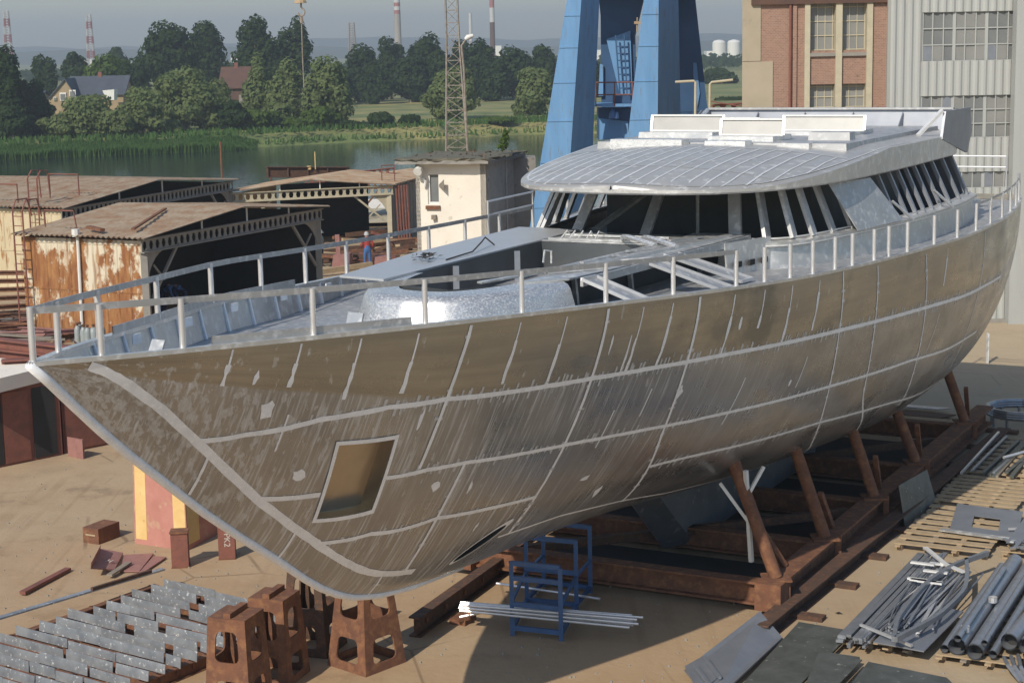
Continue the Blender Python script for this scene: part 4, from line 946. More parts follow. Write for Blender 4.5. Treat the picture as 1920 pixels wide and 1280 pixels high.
def shed(C, a, d, W, D, H, rise, lb, wallm, beamm='concrete', back=(0, 1), left=True, rgt=True, inner='gap', rm='roofsheet', rwm='gap'):
    t = thing('open_shed', C, lb, 'shed'); a, d = Vector(a).normalized(), Vector(d).normalized(); C = Vector(C)
    def S(x, y, z): return C + a * x + d * y + UZ * z
    def wall(p, q, nm, mk, rib):
        b = B(); v = (q - p); L_ = v.length; n = max(2, int(L_ / .5)); th = v.normalized().cross(UZ) * .05
        b.prism([p, q, q + UZ * H, p + UZ * H], th)
        for k in range(n + 1):
            x = p + v * k / n
            if rib: b.bar(x, x + UZ * H, .05, .05)
        if rib: b.bar(p + UZ * H * .5, q + UZ * H * .5, .05, .08); b.bar(p + UZ * (H - .12), q + UZ * (H - .12), .06, .1)
        b.build(nm, mk, t)
    if left: wall(S(0, 0.06, 0), S(0, D, 0), 'side_wall', wallm, True)
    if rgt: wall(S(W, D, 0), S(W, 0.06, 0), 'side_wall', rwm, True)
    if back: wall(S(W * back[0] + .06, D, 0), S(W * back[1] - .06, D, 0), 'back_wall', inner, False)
    b = B(); nc = int(D / .2); rows = []
    for k in range(nc * 2 + 1):
        y = -.35 + (D + .6) * k / (nc * 2); zz = .055 * (k % 2) + R.uniform(-.008, .008)
        rows.append([S(-.35, y, H + .12 + zz), S(W * .25, y, H + .12 + rise * .52 + zz + R.uniform(-.01, .01)), S(W / 2, y, H + .12 + rise + zz), S(W * .75, y, H + .12 + rise * .5 + zz), S(W + .35, y, H + .12 + zz)])
    b.grid(rows); b.grid([[p - UZ * .03 for p in r_] for r_ in rows]); b.build('roof', rm, t)
    b = B(); castell(b, S(-.1, -.04, H - .4), S(W + .1, -.04, H - .4), .45, .04); b.build('castellated_beam', beamm, t)
    for x, sg in ((.12, 1), (W - .12, -1)):
        b = B(); b.bar(S(x, 0, 0), S(x, 0, H - .4), .22, .24)
        arc = [S(x, -.03, H - 2.0)] + [S(x + sg * (1.3 - 1.3 * math.cos(th * math.pi / 16)), -.03, H - 2.0 + 1.6 * math.sin(th * math.pi / 16)) for th in range(9)]; 
        arc2 = [S(x + sg * .02, -.03, H - 2.0 + 1.6 * i / 9) for i in range(10)]
        for k in range(9): b.prism([arc[k], arc[k + 1], S(x, -.03, H - .4)], d * .05)
        b.bar(S(x + sg * .2, .02, H * .38), S(x + sg * 1.9, .02, H - .4), .09, .1); b.bar(S(x + sg * .5, .02, H - .9), S(x + sg * 1.1, .02, H - 1.5), .06, .06); b.build('portal_post', beamm, t)
    b = B()
    for k in range(3): x = W * (.3 + .25 * k); b.bar(S(x, -.06, H), S(x, -.06, H + .12 + rise * (1 - abs(x / W - .5) * 2) - .02), .1, .05)
    b.build('packing_block', 'white', t)
    return t, S
A0 = G(276, 645); A1 = Vector((-7.75, 70.4, 0)); aA = (A1 - A0); dA = Vector((-4.72, 2.28, 0))
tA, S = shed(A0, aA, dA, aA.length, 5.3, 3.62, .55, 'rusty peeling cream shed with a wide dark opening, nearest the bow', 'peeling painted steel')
b = B(); b.tube([S(-.1, 2.75, 0), S(-.1, 2.7, 3.6), S(-.15, 2.7, 3.9)], .06, 8); b.tube([S(-.2, 2.7, 3.72), S(-.2, 2.7, 3.98)], .14, 8); b.build('downpipe', 'white', tA)
lad = B()
for y in (4.95, 5.4):
    lad.tube([S(-.3, y, 0), S(-.3, y, 4.6), S(-.1, y, 4.95), S(.5, y, 4.95), S(.7, y, 4.3)], .03, 6)
for k in range(13): lad.bar(S(-.3, 4.95, .3 + k * .34), S(-.3, 5.4, .3 + k * .34), .03, .03)
lad.tube([S(.0, 4.2, 4.0), S(.0, 4.2, 4.6), S(.0, 2.9, 4.6), S(0, 2.8, 4.0)], .03, 6); lad.build('ladder', 'rustred', tA)
b = B(); b.bar(S(.2, .5, 4.0), S(4.4, 2.2, 4.3), .12, .06); b.bar(S(.05, 1.7, 3.95), S(.4, 2.6, 4.0), .2, .1); tag(b.build('steel_strip', 'rust'), 'rusty strip lying across the roof of the rusty shed', 'strip')
B0, B1 = G(115, 392, 3.6), G(432, 340, 3.6); B0.z = B1.z = 0
tB, S = shed(B0, B1 - B0, (-.9, .43, 0), (B1 - B0).length, 9, 3.55, .6, 'stained cream shed with a long low roof behind the rusty shed', 'stained cream steel' if 'stained cream steel' in M else 'creamsteel', back=(.52, 1))
lad = B()
for y in (1.0, 1.5): lad.tube([S(-.3, y, 0), S(-.3, y, 4.9), S(.0, y, 5.2), S(.5, y, 5.2), S(.6, y, 4)], .035, 6)
for k in range(13): lad.bar(S(-.3, 1.0, .3 + k * .34), S(-.3, 1.5, .3 + k * .34), .03, .03)
lad.tube([S(.1, 2.4, 3.8), S(.1, 2.4, 4.6), S(.1, 4.6, 4.6), S(.1, 4.6, 3.8)], .035, 6); lad.tube([S(2.1, 0.5, 4), S(2.1, .5, 4.9), S(2.1, -.3 + 2.4, 4.9), S(2.1, 2.1, 4)], .035, 6); lad.build('ladder', 'rustred', tB)
b = B(); b.tube([S(14.6, .3, 3.7), S(14.6, .3, 5.6)], .05, 6); b.build('stub_pole', 'rust', tB)
C0 = Vector((-14.0, 87.5, 0)); C1 = Vector((-6.15, 90.5, 0))
tC, S = shed(C0, C1 - C0, (.24, .97, 0), (C1 - C0).length, 6, 2.95, .45, 'pale framed shed open to the river, between the rusty shed and the cream tower', 'creamsteel', 'cream', back=(.02, .62), rwm='concrete')
b = B()
for k in range(5): b.tube([S(8.8 + .15 * k, -.1, 0), S(8.7 + .15 * k, -.1, 3)], .05, 6)
for x in (7.6, 8.3): b.tube([S(x, 1, 3.1), S(x, 1, 4.0)], .03, 6)
b.tube([S(7.6, 1, 4), S(8.3, 1, 4)], .03, 6); b.build('pipe_rail', 'rustred', tC)
tE, S = shed(Vector((-9.5, 101, -1.2)), (.98, .15, 0), (.2, .98, 0), 6, 3, 3.6, .35, 'far shed with a sheet roof right of the brown girder', 'creamsteel', 'rust', back=None)
gi = thing('plate_girder', V(577, 326, 99), 'dark brown plate girder lying raised behind the pale framed shed', 'girder')
b = B(); a, c = V(500, 333, 98), V(655, 333, 100); b.ibeam(a, c, .3, .62, .05)
for k in range(5): q = a + (c - a) * (.02 + .24 * k); b.bar(q - Vector((0, .1, 0)), q - Vector((0, .1, -.6)), .06, .06)
b.build('girder_beam', 'rustdark', gi)
for px in (508, 645):
    b = B(); q = V(px, 333, 98.6); b.bar(Vector((q.x, q.y, 0)), q, .12, .12); b.build('support', 'rustdark', gi)
b = B(); q = V(580, 318, 99); b.tube([q, q + UZ * .2], .13, 8); b.tube([q + Vector((.35, 0, 0)), q + Vector((.35, 0, 1.0))], .03, 6); b.build('lamp_head', 'yellow', gi)
b = B(); a = V(572, 345, 95); castell(b, a, V(740, 326, 95), .35, .05); tag(b.build('castellated_girder', 'rustred'), 'rusty girder with holes lying on the roofs behind the pale framed shed', 'girder')
b = B(); a, c = G(622, 425, .5), G(725, 424, .5); b.box(G(672, 424, -.5) + Vector((0, 6, 0)), Vector((2.2, .2, 0)), Vector((.3, 4.2, 0)), .75); b.box(G(672, 424, .25) + Vector((0, 6, 0)), Vector((2.4, .2, 0)), Vector((.3, 4.4, 0)), .05, 1)
tag(b.build('flat_pontoon', ['plaster', 'cream']), 'low whitish flat roof seen through the pale framed shed', 'pontoon')
# clutter right of the rusty shed
for k, (q, mk, lb) in enumerate([([(622, 500), (655, 512), (655, 475), (625, 478)], 'primer', 'upright pink plate right of the rusty shed opening'), ([(690, 515), (730, 505), (728, 480), (700, 482)], 'primer', 'upright pink plate behind the worker in blue trousers'), ([(612, 535), (650, 530), (648, 505), (618, 507)], 'rustdark', 'dark rusty box under the upright pink plate')]):
    b = B(); Y = 79 + k * .6; b.prism([V(x, y, Y) for x, y in q], Vector((.1, .5, 0))); tag(b.build('steel_plate', mk), lb, 'plate')
b = B(); b.bar(G(637, 508), V(632, 440, G(637, 508).y), .2, .2); tag(b.build('red_post', 'primer'), 'faded red post standing right of the rusty shed opening', 'post')
for k in range(26):
    px, py = R.uniform(600, 785), R.uniform(446, 512); c = G(px, py, .1); an = R.gauss(rad(10), .3); v = Vector((math.cos(an), math.sin(an), 0)) * R.uniform(.5, 2); b = B(); b.bar(c - v + UZ * R.uniform(0, .5), c + v + UZ * R.uniform(0, .5), .2, R.uniform(.08, .25))
    tag(b.build('scrap_beam', R.choice(['rust', 'rustred', 'rustdark', 'wood'])), 'rusty length of steel in the litter between the sheds and the cream tower', 'scrap', 'scrap lengths before the cream tower')

# ================================================================== people
def person(loc, rz, joints, rad_, mats, lb, cap=None, split=.5, zs=1.0):
    t = thing('person', loc, lb, 'person')
    me = bpy.data.meshes.new('body'); names = list(joints); ed = [('pelvis', 'chest'), ('chest', 'neck'), ('neck', 'head'), ('head', 'crown'), ('chest', 'shl'), ('shl', 'ell'), ('ell', 'hal'), ('chest', 'shr'), ('shr', 'elr'), ('elr', 'har'), ('pelvis', 'hil'), ('hil', 'knl'), ('knl', 'anl'), ('anl', 'tol'), ('pelvis', 'hir'), ('hir', 'knr'), ('knr', 'anr'), ('anr', 'tor')]
    me.from_pydata([joints[n] for n in names], [(names.index(a), names.index(c)) for a, c in ed], []); o = bpy.data.objects.new('tmp', me); col.objects.link(o)
    md = o.modifiers.new('s', 'SKIN'); md.use_smooth_shade = True
    for i, n in enumerate(names):
        sv = me.skin_vertices[0].data[i]; r_ = rad_.get(n[:2], .06); sv.radius = (r_, r_ * (.75 if n in ('chest', 'pelvis') else 1)); sv.use_root = n == 'pelvis'
    o.modifiers.new('d', 'SUBSURF').levels = 1
    dg = bpy.context.evaluated_depsgraph_get(); m2 = bpy.data.meshes.new_from_object(o.evaluated_get(dg)); bpy.data.objects.remove(o)
    for k in mats: m2.materials.append(M[k])
    hz = joints['neck']; pz = joints['pelvis']
    for p in m2.polygons:
        c = p.center; near = min(names, key=lambda n: (Vector(joints[n]) - c).length)
        p.material_index = 2 if near in ('head', 'crown', 'hal', 'har') else 1 if near in ('pelvis', 'hil', 'hir', 'knl', 'knr', 'anl', 'anr', 'tol', 'tor') else 0
    mw = Matrix.Translation(loc) @ Matrix.Rotation(rz, 4, 'Z'); m2.transform(mw); b_ = bpy.data.objects.new('body', m2); col.objects.link(b_); adopt(b_, t)
    if cap:
        h_ = Vector(joints['crown']); b = B(); b.tube([h_ + Vector((0, 0, -.1)), h_ + Vector((0, 0, .0)), h_ + Vector((0, 0, .07))], [.115, .11, .05], 10); b.box(h_ + Vector((0, -.12, -.09)), Vector((.08, 0, 0)), Vector((0, .06, 0)), .015)
        b.v = [mw @ v for v in b.v]; b.build('cap', cap, t, smooth=50)
RA = {'pe': .15, 'ch': .17, 'ne': .06, 'he': .1, 'cr': .08, 'sh': .075, 'el': .05, 'ha': .045, 'hi': .1, 'kn': .07, 'an': .05, 'to': .045}
ST = dict(pelvis=(0, 0, .92), chest=(0, -.02, 1.3), neck=(0, -.03, 1.48), head=(0, -.05, 1.6), crown=(0, -.05, 1.7), shl=(-.2, 0, 1.4), ell=(-.27, .02, 1.13), hal=(-.2, -.18, .98), shr=(.2, 0, 1.4), elr=(.28, .02, 1.13), har=(.2, -.2, 1.0), hil=(-.1, 0, .88), knl=(-.11, -.03, .48), anl=(-.12, 0, .08), tol=(-.13, -.16, .04), hir=(.1, 0, .88), knr=(.12, -.05, .48), anr=(.13, .02, .08), tor=(.15, -.14, .04))
BEND = dict(pelvis=(0, .1, .88), chest=(0, -.25, 1.12), neck=(0, -.42, 1.18), head=(0, -.53, 1.16), crown=(0, -.62, 1.14), shl=(-.2, -.32, 1.14), ell=(-.22, -.4, .85), hal=(-.15, -.55, .65), shr=(.2, -.32, 1.14), elr=(.22, -.4, .85), har=(.15, -.55, .66), hil=(-.1, .1, .85), knl=(-.11, -.02, .47), anl=(-.12, .06, .08), tol=(-.13, -.1, .04), hir=(.1, .1, .85), knr=(.12, -.02, .47), anr=(.13, .08, .08), tor=(.15, -.08, .04))
person(G(690, 506), rad(200), ST, RA, ('redshirt', 'overall', 'skin'), 'worker in a red top, blue trousers and grey helmet standing behind the starboard rail', 'greycap')
person(G(309, 592), rad(80), BEND, RA, ('overall', 'navy', 'skin'), 'worker in a lighter blue top bending forward in the shed opening', 'overall')
person(G(345, 590), rad(-70), BEND, RA, ('navy', 'navy', 'skin'), 'worker in dark navy overalls bending forward in the shed opening', 'navy')
person(G(601, 500), rad(60), ST, RA, ('greenish', 'rag', 'skin'), 'worker in a pale shirt half hidden by the right post of the rusty shed', 'greycap')

# ================================================================== cream tower, lattice mast, crane, brick building, hall
TY = 77.
c0 = V(914, 480, TY); c0.z = 0; wl_ = 3.75; ta = -Vector((.97, -.24, 0)).normalized(); tdp = Vector((.3, .95, 0)).normalized()
tt = thing('plaster_tower', c0, 'small cream plastered tower with a flat crumbling roof and one narrow window', 'tower')
wl_ = 3.25; HT = 4.95
q = [c0 + ta * wl_, c0, c0 + tdp * 4.5, c0 + ta * wl_ + tdp * 4.5]
def T(x, z, o=0.): return c0 + ta * (wl_ - x) + UZ * z - tdp * o - Vector((0, o * .2, 0))
# front wall pieces round the window opening
x0, x1, z0, z1 = .55, 1.07, 3.12, 4.45
b = B(); th = tdp * .25
for xa, xb, za, zb in ((0, x0, 0, HT), (x1, wl_, 0, HT), (x0, x1, 0, z0), (x0, x1, z1, HT)): b.prism([T(xa, za), T(xb, za), T(xb, zb), T(xa, zb)], th)
b.build('front_wall', 'plaster', tt)
b = B(); b.prism([c0, q[2], q[2] + UZ * HT, c0 + UZ * HT], ta * .25); b.prism([q[3], q[2], q[2] + UZ * HT, q[3] + UZ * HT], -tdp * .2); b.prism([q[0], q[3], q[3] + UZ * HT, q[0] + UZ * HT], -ta * .2)
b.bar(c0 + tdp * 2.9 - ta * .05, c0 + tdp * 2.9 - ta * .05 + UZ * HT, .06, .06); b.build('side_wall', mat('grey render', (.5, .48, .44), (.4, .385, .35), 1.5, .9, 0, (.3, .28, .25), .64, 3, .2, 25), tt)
b = B(); b.prism([T(x0, z0, -.14), T(x1, z0, -.14), T(x1, z1, -.14), T(x0, z1, -.14)], tdp * .02); wn = b.build('window', 'glass', tt)
b = B(); o_ = [T(x0, z0, -.1), T(x1, z0, -.1), T(x1, z1, -.1), T(x0, z1, -.1)]; i_ = [T(x0 + .09, z0 + .1, -.1), T(x1 - .03, z0 + .1, -.1), T(x1 - .03, z1 - .02, -.1), T(x0 + .09, z1 - .02, -.1)]; b.ring(o_, i_, -tdp * .04); b.build('frame', 'white', wn)
b = B(); b.prism([T(x0 - .08, z0 - .22, 0), T(x1 + .06, z0 - .22, 0), T(x1 + .06, z0 - .06, 0), T(x0 - .08, z0 - .06, 0)], -tdp * .12); b.build('sill', 'rust', wn)
b = B(); b.prism([T(x1 + .02, 3.9, .02), T(x1 + .35, 3.75, .3), T(x1 + .35, 4.25, .3), T(x1 + .02, 4.0, .02)], tdp * .03); b.build('shutter_hook', 'woodgrey', tt)
b = B(); rr = [T(-.75, HT, .5), T(wl_ + .3, HT, .55), c0 + tdp * 4.8 - ta * .4 + UZ * HT, q[3] + ta * .7 + tdp * .3 + UZ * HT]
n_ = 14
def jag(z, k): return [lerp4(rr, u, v) + UZ * z + Vector((R.uniform(-k, k), R.uniform(-k, k), R.uniform(-.02, .02))) for u, v in [(i / n_, 0) for i in range(n_)] + [(1, i / n_) for i in range(n_)] + [(1 - i / n_, 1) for i in range(n_)] + [(0, 1 - i / n_) for i in range(n_)]]
b.hexa(jag(0, .02), jag(.14, .02)); b.hexa(jag(.15, .1), jag(.24, .16), 1)
for k in range(90):
    p = lerp4(rr, R.random(), R.random() ** .7) + UZ * .25; e = R.uniform(.04, .14); b.face([p + Vector((R.uniform(-e, e), R.uniform(-e, e), R.uniform(-.02, .08))) for _ in range(4)], 1 if R.random() < .6 else 2)
b.build('roof_slab', ['concrete', mat('mossy roof felt', (.16, .14, .1), (.1, .1, .075), 2, .95), 'rust'], tt)
b = B(); p = T(.28, 4.72, .25); b.tube([p, p - tdp * .25 - UZ * .12], [.17, .2], 10); b.bar(T(.3, 4.2, .05), T(.3, 4.75, .25), .08, .08); b.tube([T(.45, 3.9, .1), T(.5, 4.15, .1), T(.4, 4.3, .15)], .06, 6); fl = b.build('floodlight', 'white', tt)
b = B(); p = T(.85, 2.55, .1); b.box(p - UZ * .1, Vector((.1, 0, 0)), tdp * .08, .2); b.build('wall_lamp', 'woodgrey', tt)
b = B(); p = c0 + tdp * 4.6 + UZ * 3.4; b.box(p + Vector((.35, .4, -3.4)), Vector((.55, 0, 0)), Vector((0, .8, 0)), 4.9); b.build('annex', 'concrete', tt)
# small shrub growing on that roof
def leaves(b, c, rx, ry, rz, n, sz, shell=.5, m=0, gap=0.):
    for _ in range(n):
        while True:
            v = Vector((R.uniform(-1, 1), R.uniform(-1, 1), R.uniform(-1, 1)))
            if shell < v.length < 1: break
        p = Vector(c) + Vector((v.x * rx, v.y * ry, v.z * rz)); nn = (v.normalized() + Vector((R.uniform(-.7, .7), R.uniform(-.7, .7), R.uniform(-.3, .9)))).normalized()
        x = nn.orthogonal().normalized(); x.rotate(Matrix.Rotation(R.uniform(0, 6.3), 3, nn)); y = nn.cross(x); e = sz * R.uniform(.6, 1.3)
        b.face([p - x * e, p - y * e * .6, p + x * e, p + y * e * .6], m)
sh = thing('roof_shrub', V(946, 282, 80), 'small green shrub growing on the tower roof', 'shrub')
bs = V(946, 284, 79.5); b = B(); b.tube([bs, bs + UZ * .7], .03, 5); b.build('stem', 'woodgrey', sh)
b = B()
for k in range(7): leaves(b, bs + UZ * (.15 + .12 * k) + Vector((R.uniform(-.1, .1), 0, 0)), .32 - .035 * k, .3 - .03 * k, .14, 26, .09, 0)
b.build('foliage', 'bright leaves', sh, fix=False)
# lattice mast
ml = thing('lattice_mast', V(857, 300, 97), 'tall rusty lattice mast behind the cream tower', 'mast')
mb = V(858, 262, 97); mb.z = -.2; HM = 16.; b = B()
def leg(sx, sy, z):
    k = .62 if z < 4 else max(.33, .62 - (z - 4) * .042); return mb + Vector((-.025 * z + .09, 0, z)) + Vector((sx * k, sy * k, 0)).xyz if False else mb + Vector((sx * k - .012 * z, sy * k, z))
for sx, sy in ((-1, -1), (1, -1), (1, 1), (-1, 1)): b.tube([leg(sx, sy, z) for z in range(0, 17, 2)], .05, 5)
b.build('legs', 'mastgrey', ml)
b = B(); cr2 = [(-1, -1), (1, -1), (1, 1), (-1, 1)]
for k in range(24):
    z = k * .68
    for j in range(4):
        a, c = cr2[j], cr2[(j + 1) % 4]; b.bar(leg(*a, z), leg(*c, z), .035, .035); b.bar(leg(*(a if k % 2 else c), z), leg(*(c if k % 2 else a), z + .68), .03, .03)
b.build('bracing', 'mastgrey', ml)
b = B(); z0_ = 8.3; b.tube([leg(1, -1, 2), leg(1, -1, 9) + Vector((.15, -.1, 0)), leg(1, -1, 10.3) + Vector((.12, -.1, 0)), leg(1, -1, 10.7) + Vector((.45, -.1, 0))], .06, 6); b.build('lamp_arm', 'mastgrey', ml)
b = B(); p = leg(1, -1, 10.75) + Vector((.5, -.1, 0)); b.tube([p - Vector((.15, 0, .1)), p, p + Vector((.3, 0, .1))], [.08, .15, .09], 8); b.build('lamp_head', 'white', ml, smooth=50)
# blue crane
ck = thing('portal_crane', V(1160, 300, 80), 'big blue portal crane standing on tapering legs behind the yacht', 'crane')
CY = 76.
def cleg(f, dvec, mk2, name='leg', ztop=15.):
    # f: front face in the photo, top left, top right, bottom right, bottom left
    tl, trr, br, bl = [V(x, y, CY) for x, y in f]
    def ext(p, q, z): return q + (p - q) * ((z - q.z) / (p.z - q.z))
    q0 = [ext(tl, bl, 0), ext(trr, br, 0), ext(trr, br, ztop), ext(tl, bl, ztop)]; dv = Vector(dvec)
    b = B(); b.hexa(q0, [q0[0] + dv * 1.6, q0[1] + dv * 1.6, q0[2] + dv, q0[3] + dv]); b.build(name, mk2, ck)
    b = B()
    for v in (.2, .33, .45, .56, .66, .75, .85):
        b = B(); b.prism([lerp4(q0, 0, v), lerp4(q0, 1, v), lerp4(q0, 1, v + .004), lerp4(q0, 0, v + .004)], Vector((0, -.03, 0)))
        b.build('joint_strip', 'blue' if mk2 == 'blue' else mk2, ck)
    return q0
cleg([(1063, 0), (1090, 0), (1070, 285), (1013, 305)], Vector((.75, 1.1, 0)), 'blue')
cleg([(1207, 0), (1235, 0), (1233, 245), (1177, 258)], Vector((.9, 1.5, 0)), 'blue')
CY = 84.
cleg([(1268, 0), (1304, 0), (1335, 280), (1262, 280)], Vector((.1, 1.5, 0)), 'blueshade')
CY = 83.
cleg([(1125, 0), (1206, 0), (1200, 100), (1128, 40)], Vector((.2, 2, 0)), 'blueshade', 'rear_leg') if False else None
b = B(); Yc = 82.
cp = [(1123, -200), (1208, -200), (1206, 0), (1190, 68), (1192, 240), (1128, 240), (1126, 30), (1123, 0)]
b.hexa([V(x, y, Yc) for x, y in cp], [V(x, y, Yc) + Vector((.2, 2.2, 0)) for x, y in cp]); b.build('machinery_column', 'blueshade', ck)
b = B(); b.prism([V(x, y, 81.8) for x, y in [(1137, 74), (1182, 58), (1186, 180), (1163, 180)]], Vector((0, .1, 0))); b.build('lit_leg_part', 'blue', ck)  # lit part of the rear leg, painted in as a lighter blue plate
b = B(); b.prism([V(x, y, 81.8) for x, y in [(1125, 120), (1131, 122), (1131, 180), (1122, 180)]], Vector((0, .1, 0))); b.build('side_plate', 'blue', ck)
b = B()
for x0_, x1_ in ((1154, 1163), (1170, 1176)): b.bar(V(x0_, 66, 81.4), V(x1_, 182, 81.4), .06, .06)
for k in range(9): b.bar(V(1155 + k, 75 + 13 * k, 81.4), V(1171 + k * .6, 74 + 13 * k, 81.4), .05, .05)
b.build('ladder', 'blueshade', ck)
b = B(); a, c = V(1110, 200, 79), V(1186, 200, 79); b.prism([a, c, c + Vector((0, 2, 0)), a + Vector((0, 2, 0))], UZ * .12)
b.build('platform', 'blue', ck)
b = B()
for y in (155, 178): b.tube([V(1117, y, 79), V(1189, y - .5, 79)], .035, 6)
for x in (1117, 1152, 1186): b.tube([V(x, 155, 79), V(x, 200, 79)], .03, 6)
b.build('railing', 'rustred', ck)
b = B(); b.prism([V(1150, 180, 79.5), V(1182, 180, 79.5), V(1182, 198, 79.5), V(1150, 198, 79.5)], Vector((0, .6, 0))); b.prism([V(1122, 203, 80), V(1184, 203, 80), V(1184, 262, 80), V(1122, 262, 80)], Vector((0, 1.4, 0))); b.build('machine_house', 'blueshade', ck)
b = B(); b.prism([V(1124, 222, 79.9), V(1178, 228, 79.9), V(1178, 262, 79.9), V(1124, 262, 79.9)], Vector((0, .06, 0))); b.build('panel', 'blue', ck)
b = B(); p = V(1151, 212, 79.3); b.tube([p + UZ * .2, p, p - UZ * .25], [.08, .22, .26], 10); b.build('lamp', 'bluerack', ck, smooth=50)
b = B(); b.bar(V(1189, 43, 79), V(1201, 43, 79), .12, .12); b.tube([V(1195, 33, 79), V(1194, 60, 79)], .03, 5); b.build('lamp_bracket', 'wood', ck)
for dx in (0, 22):
    b = B(); a, c = V(1238 + dx, 0 - dx, 86), V(1262 + dx * .6, 92 - dx * .4, 86)
    b.bar(a, c, .06, .1); 
    for k in range(9): q = a + (c - a) * k / 8; b.bar(q, q + UZ * .55, .04, .04)
    b.bar(a + UZ * .55, c + UZ * .55, .05, .05); b.build('stair_side', 'blueshade', ck)
b = B()
b.prism([V(x, y, 79) for x, y in [(1000, -60), (1330, -60), (1330, -30), (1000, -30)]], Vector((0, 6, 0))); b.build('portal_beam', 'blue', ck)
b = B(); b.prism([V(x, y, 83.9) for x, y in [(1300, 118), (1306, 118), (1312, 175), (1308, 200), (1300, 140)]], Vector((0, .05, 0))); b.build('side_plate', 'blue', ck)
for k, (x, sg) in enumerate(((1300, -1), (1326, 1))):
    b = B(); p = V(x, 224, 70); p.z = 0; t_ = V(x + (5 if k else 4), 158 if k else 155, 70); top2 = V(x + (48 if k else -34), 150 if k else 154, 70); b.tube([p, t_, t_ + (top2 - t_) * .08 + UZ * .06, top2], .05, 8)
    tag(b.build('bent_pipe', 'cream'), 'cream bent pipe standing behind the roof hatches, %s of a pair' % ('left' if k == 0 else 'right'), 'pipe')
b = B(); a = V(1335, 212, 66); castell(b, a, V(1396, 208, 66), .3, .06); b.bar(a + UZ * .42, V(1396, 200, 66), .5, .04); tag(b.build('slotted_beam', 'rustred'), 'rusty slotted beam just left of the brick building', 'beam')
for k in range(9): b = B()
# brick building
BY = 62.
def bx_(x): return V(x, 100, BY).x
XL, XR = bx_(1393), bx_(1668); ZB = 14.
bb = thing('brick_building', Vector((XL, BY, 0)), 'old brick building with cream pilasters and paired windows', 'building')
def fr_(x0, x1, z0, z1, y0, y1):
    return [[Vector((p.x + max(0, p.y - BY - .5) * .15, p.y, p.z)) for p in q] for q in fr0(x0, x1, z0, z1, y0, y1)]
def fr0(x0, x1, z0, z1, y0, y1): return ([Vector((x0, y0, z0)), Vector((x1, y0, z0)), Vector((x1, y1, z0)), Vector((x0, y1, z0))], [Vector((x0, y0, z1)), Vector((x1, y0, z1)), Vector((x1, y1, z1)), Vector((x0, y1, z1))])
xs_ = [bx_(x) for x in (1518, 1566, 1578, 1626)]; 
def bz(y): return V(1560, y, BY).z
wins = [(bz(95), bz(6)), (bz(222), bz(158))]
b = B(); b.hexa(*fr_(XL, xs_[0], 0, ZB, BY, BY + 14)); b.hexa(*fr_(xs_[3], XR, 0, ZB, BY, BY + 14)); b.hexa(*fr_(xs_[0], xs_[3], 0, wins[1][0], BY + .02, BY + 14)); b.hexa(*fr_(xs_[0], xs_[3], wins[1][1], wins[0][0], BY + .02, BY + 14)); b.hexa(*fr_(xs_[0], xs_[3], wins[0][1], ZB, BY + .02, BY + 14)); b.build('wall', 'brick', bb)
b = B(); b.hexa(*fr_(XL - .03, bx_(1426), bz(112), ZB, BY - .04, BY + 8)); b.hexa(*fr_(XL - .032, bx_(1449), 0, bz(113), BY - .045, BY + 8)); b.build('corner_render', 'concrete' if False else mat('stained render', (.42, .36, .27), (.35, .3, .22), .8, .9, 0, (.26, .23, .18), .66, 2), bb)
for x0_, x1_ in ((1508, 1518), (1566, 1578), (1624, 1635)):
    b = B(); b.hexa(*fr_(bx_(x0_), bx_(x1_), 0, bz(2), BY - .1, BY + .3)); b.build('pilaster', 'cream', bb)
b = B(); b.hexa(*fr_(bx_(1408), XR, bz(7), bz(-4), BY - .16, BY)); b.build('cornice', 'roofbrown', bb)
b = B(); b.tube([Vector((bx_(1481), BY - .08, 0)), Vector((bx_(1481), BY - .08, 12.5))], .05, 6); b.build('downpipe', 'rustred', bb)
b = B(); b.hexa(*fr_(bx_(1486), bx_(1493), 0, 12.5, BY - .09, BY)); b.build('brick_rib', 'brick', bb)
for wz0, wz1 in wins:
    for x0_, x1_ in ((xs_[0], xs_[1]), (xs_[2], xs_[3])):
        b = B(); b.hexa(*fr_(x0_, x1_, wz0, wz1, BY + .3, BY + .35)); wn = b.build('window', 'glasspale', bb)
        b = B(); W_ = x1_ - x0_
        for k in range(4): x = x0_ + .05 + (W_ - .1) * k / 3; b.hexa(*fr_(x - .015, x + .015, wz0, wz1, BY + .27, BY + .3))
        for k in range(4): z = wz0 + .03 + (wz1 - wz0) * k * .3; b.hexa(*fr_(x0_, x1_, z - .018, z + .018, BY + .262, BY + .27))
        b.build('frame', 'cream', wn)
        b = B(); b.hexa(*fr_(x0_, x1_, wz0 - .2, wz0 - .08, BY - .08, BY + .3)); b.build('sill', 'concrete', wn)
# corrugated hall
HY = 61.; hx0, hx1 = bx_(1668) * HY / BY + .03, 30.
hl = thing('corrugated_hall', Vector((hx0, HY, 0)), 'pale corrugated hall with wide banks of windows, right of the brick building', 'hall')
M['hallsheet'] = mat('pale corrugated sheet', (.42, .435, .42), (.37, .38, .37), .7, .6, .1, (.45, .44, .4), .68, 1.4, stretch=(3, 1, .3))
def hz(y, x=1820): return V(x, y, HY).z
bands = [(hz(114), hz(22)), (hz(258), hz(179)), (hz(352), hz(322))]; wx0, wx1 = V(1729, 60, HY).x, V(1911, 60, HY).x
b = B(); step = .072
def corr(x0, x1, z0, z1):
    n = max(2, int((x1 - x0) / step)); pr_ = []
    for k in range(n + 1): x = x0 + (x1 - x0) * k / n; pr_.append((x, HY - (.05 if k % 4 in (1, 2) else 0)))
    b.grid([[Vector((x, y, z0)) for x, y in pr_], [Vector((x, y, z1)) for x, y in pr_]])
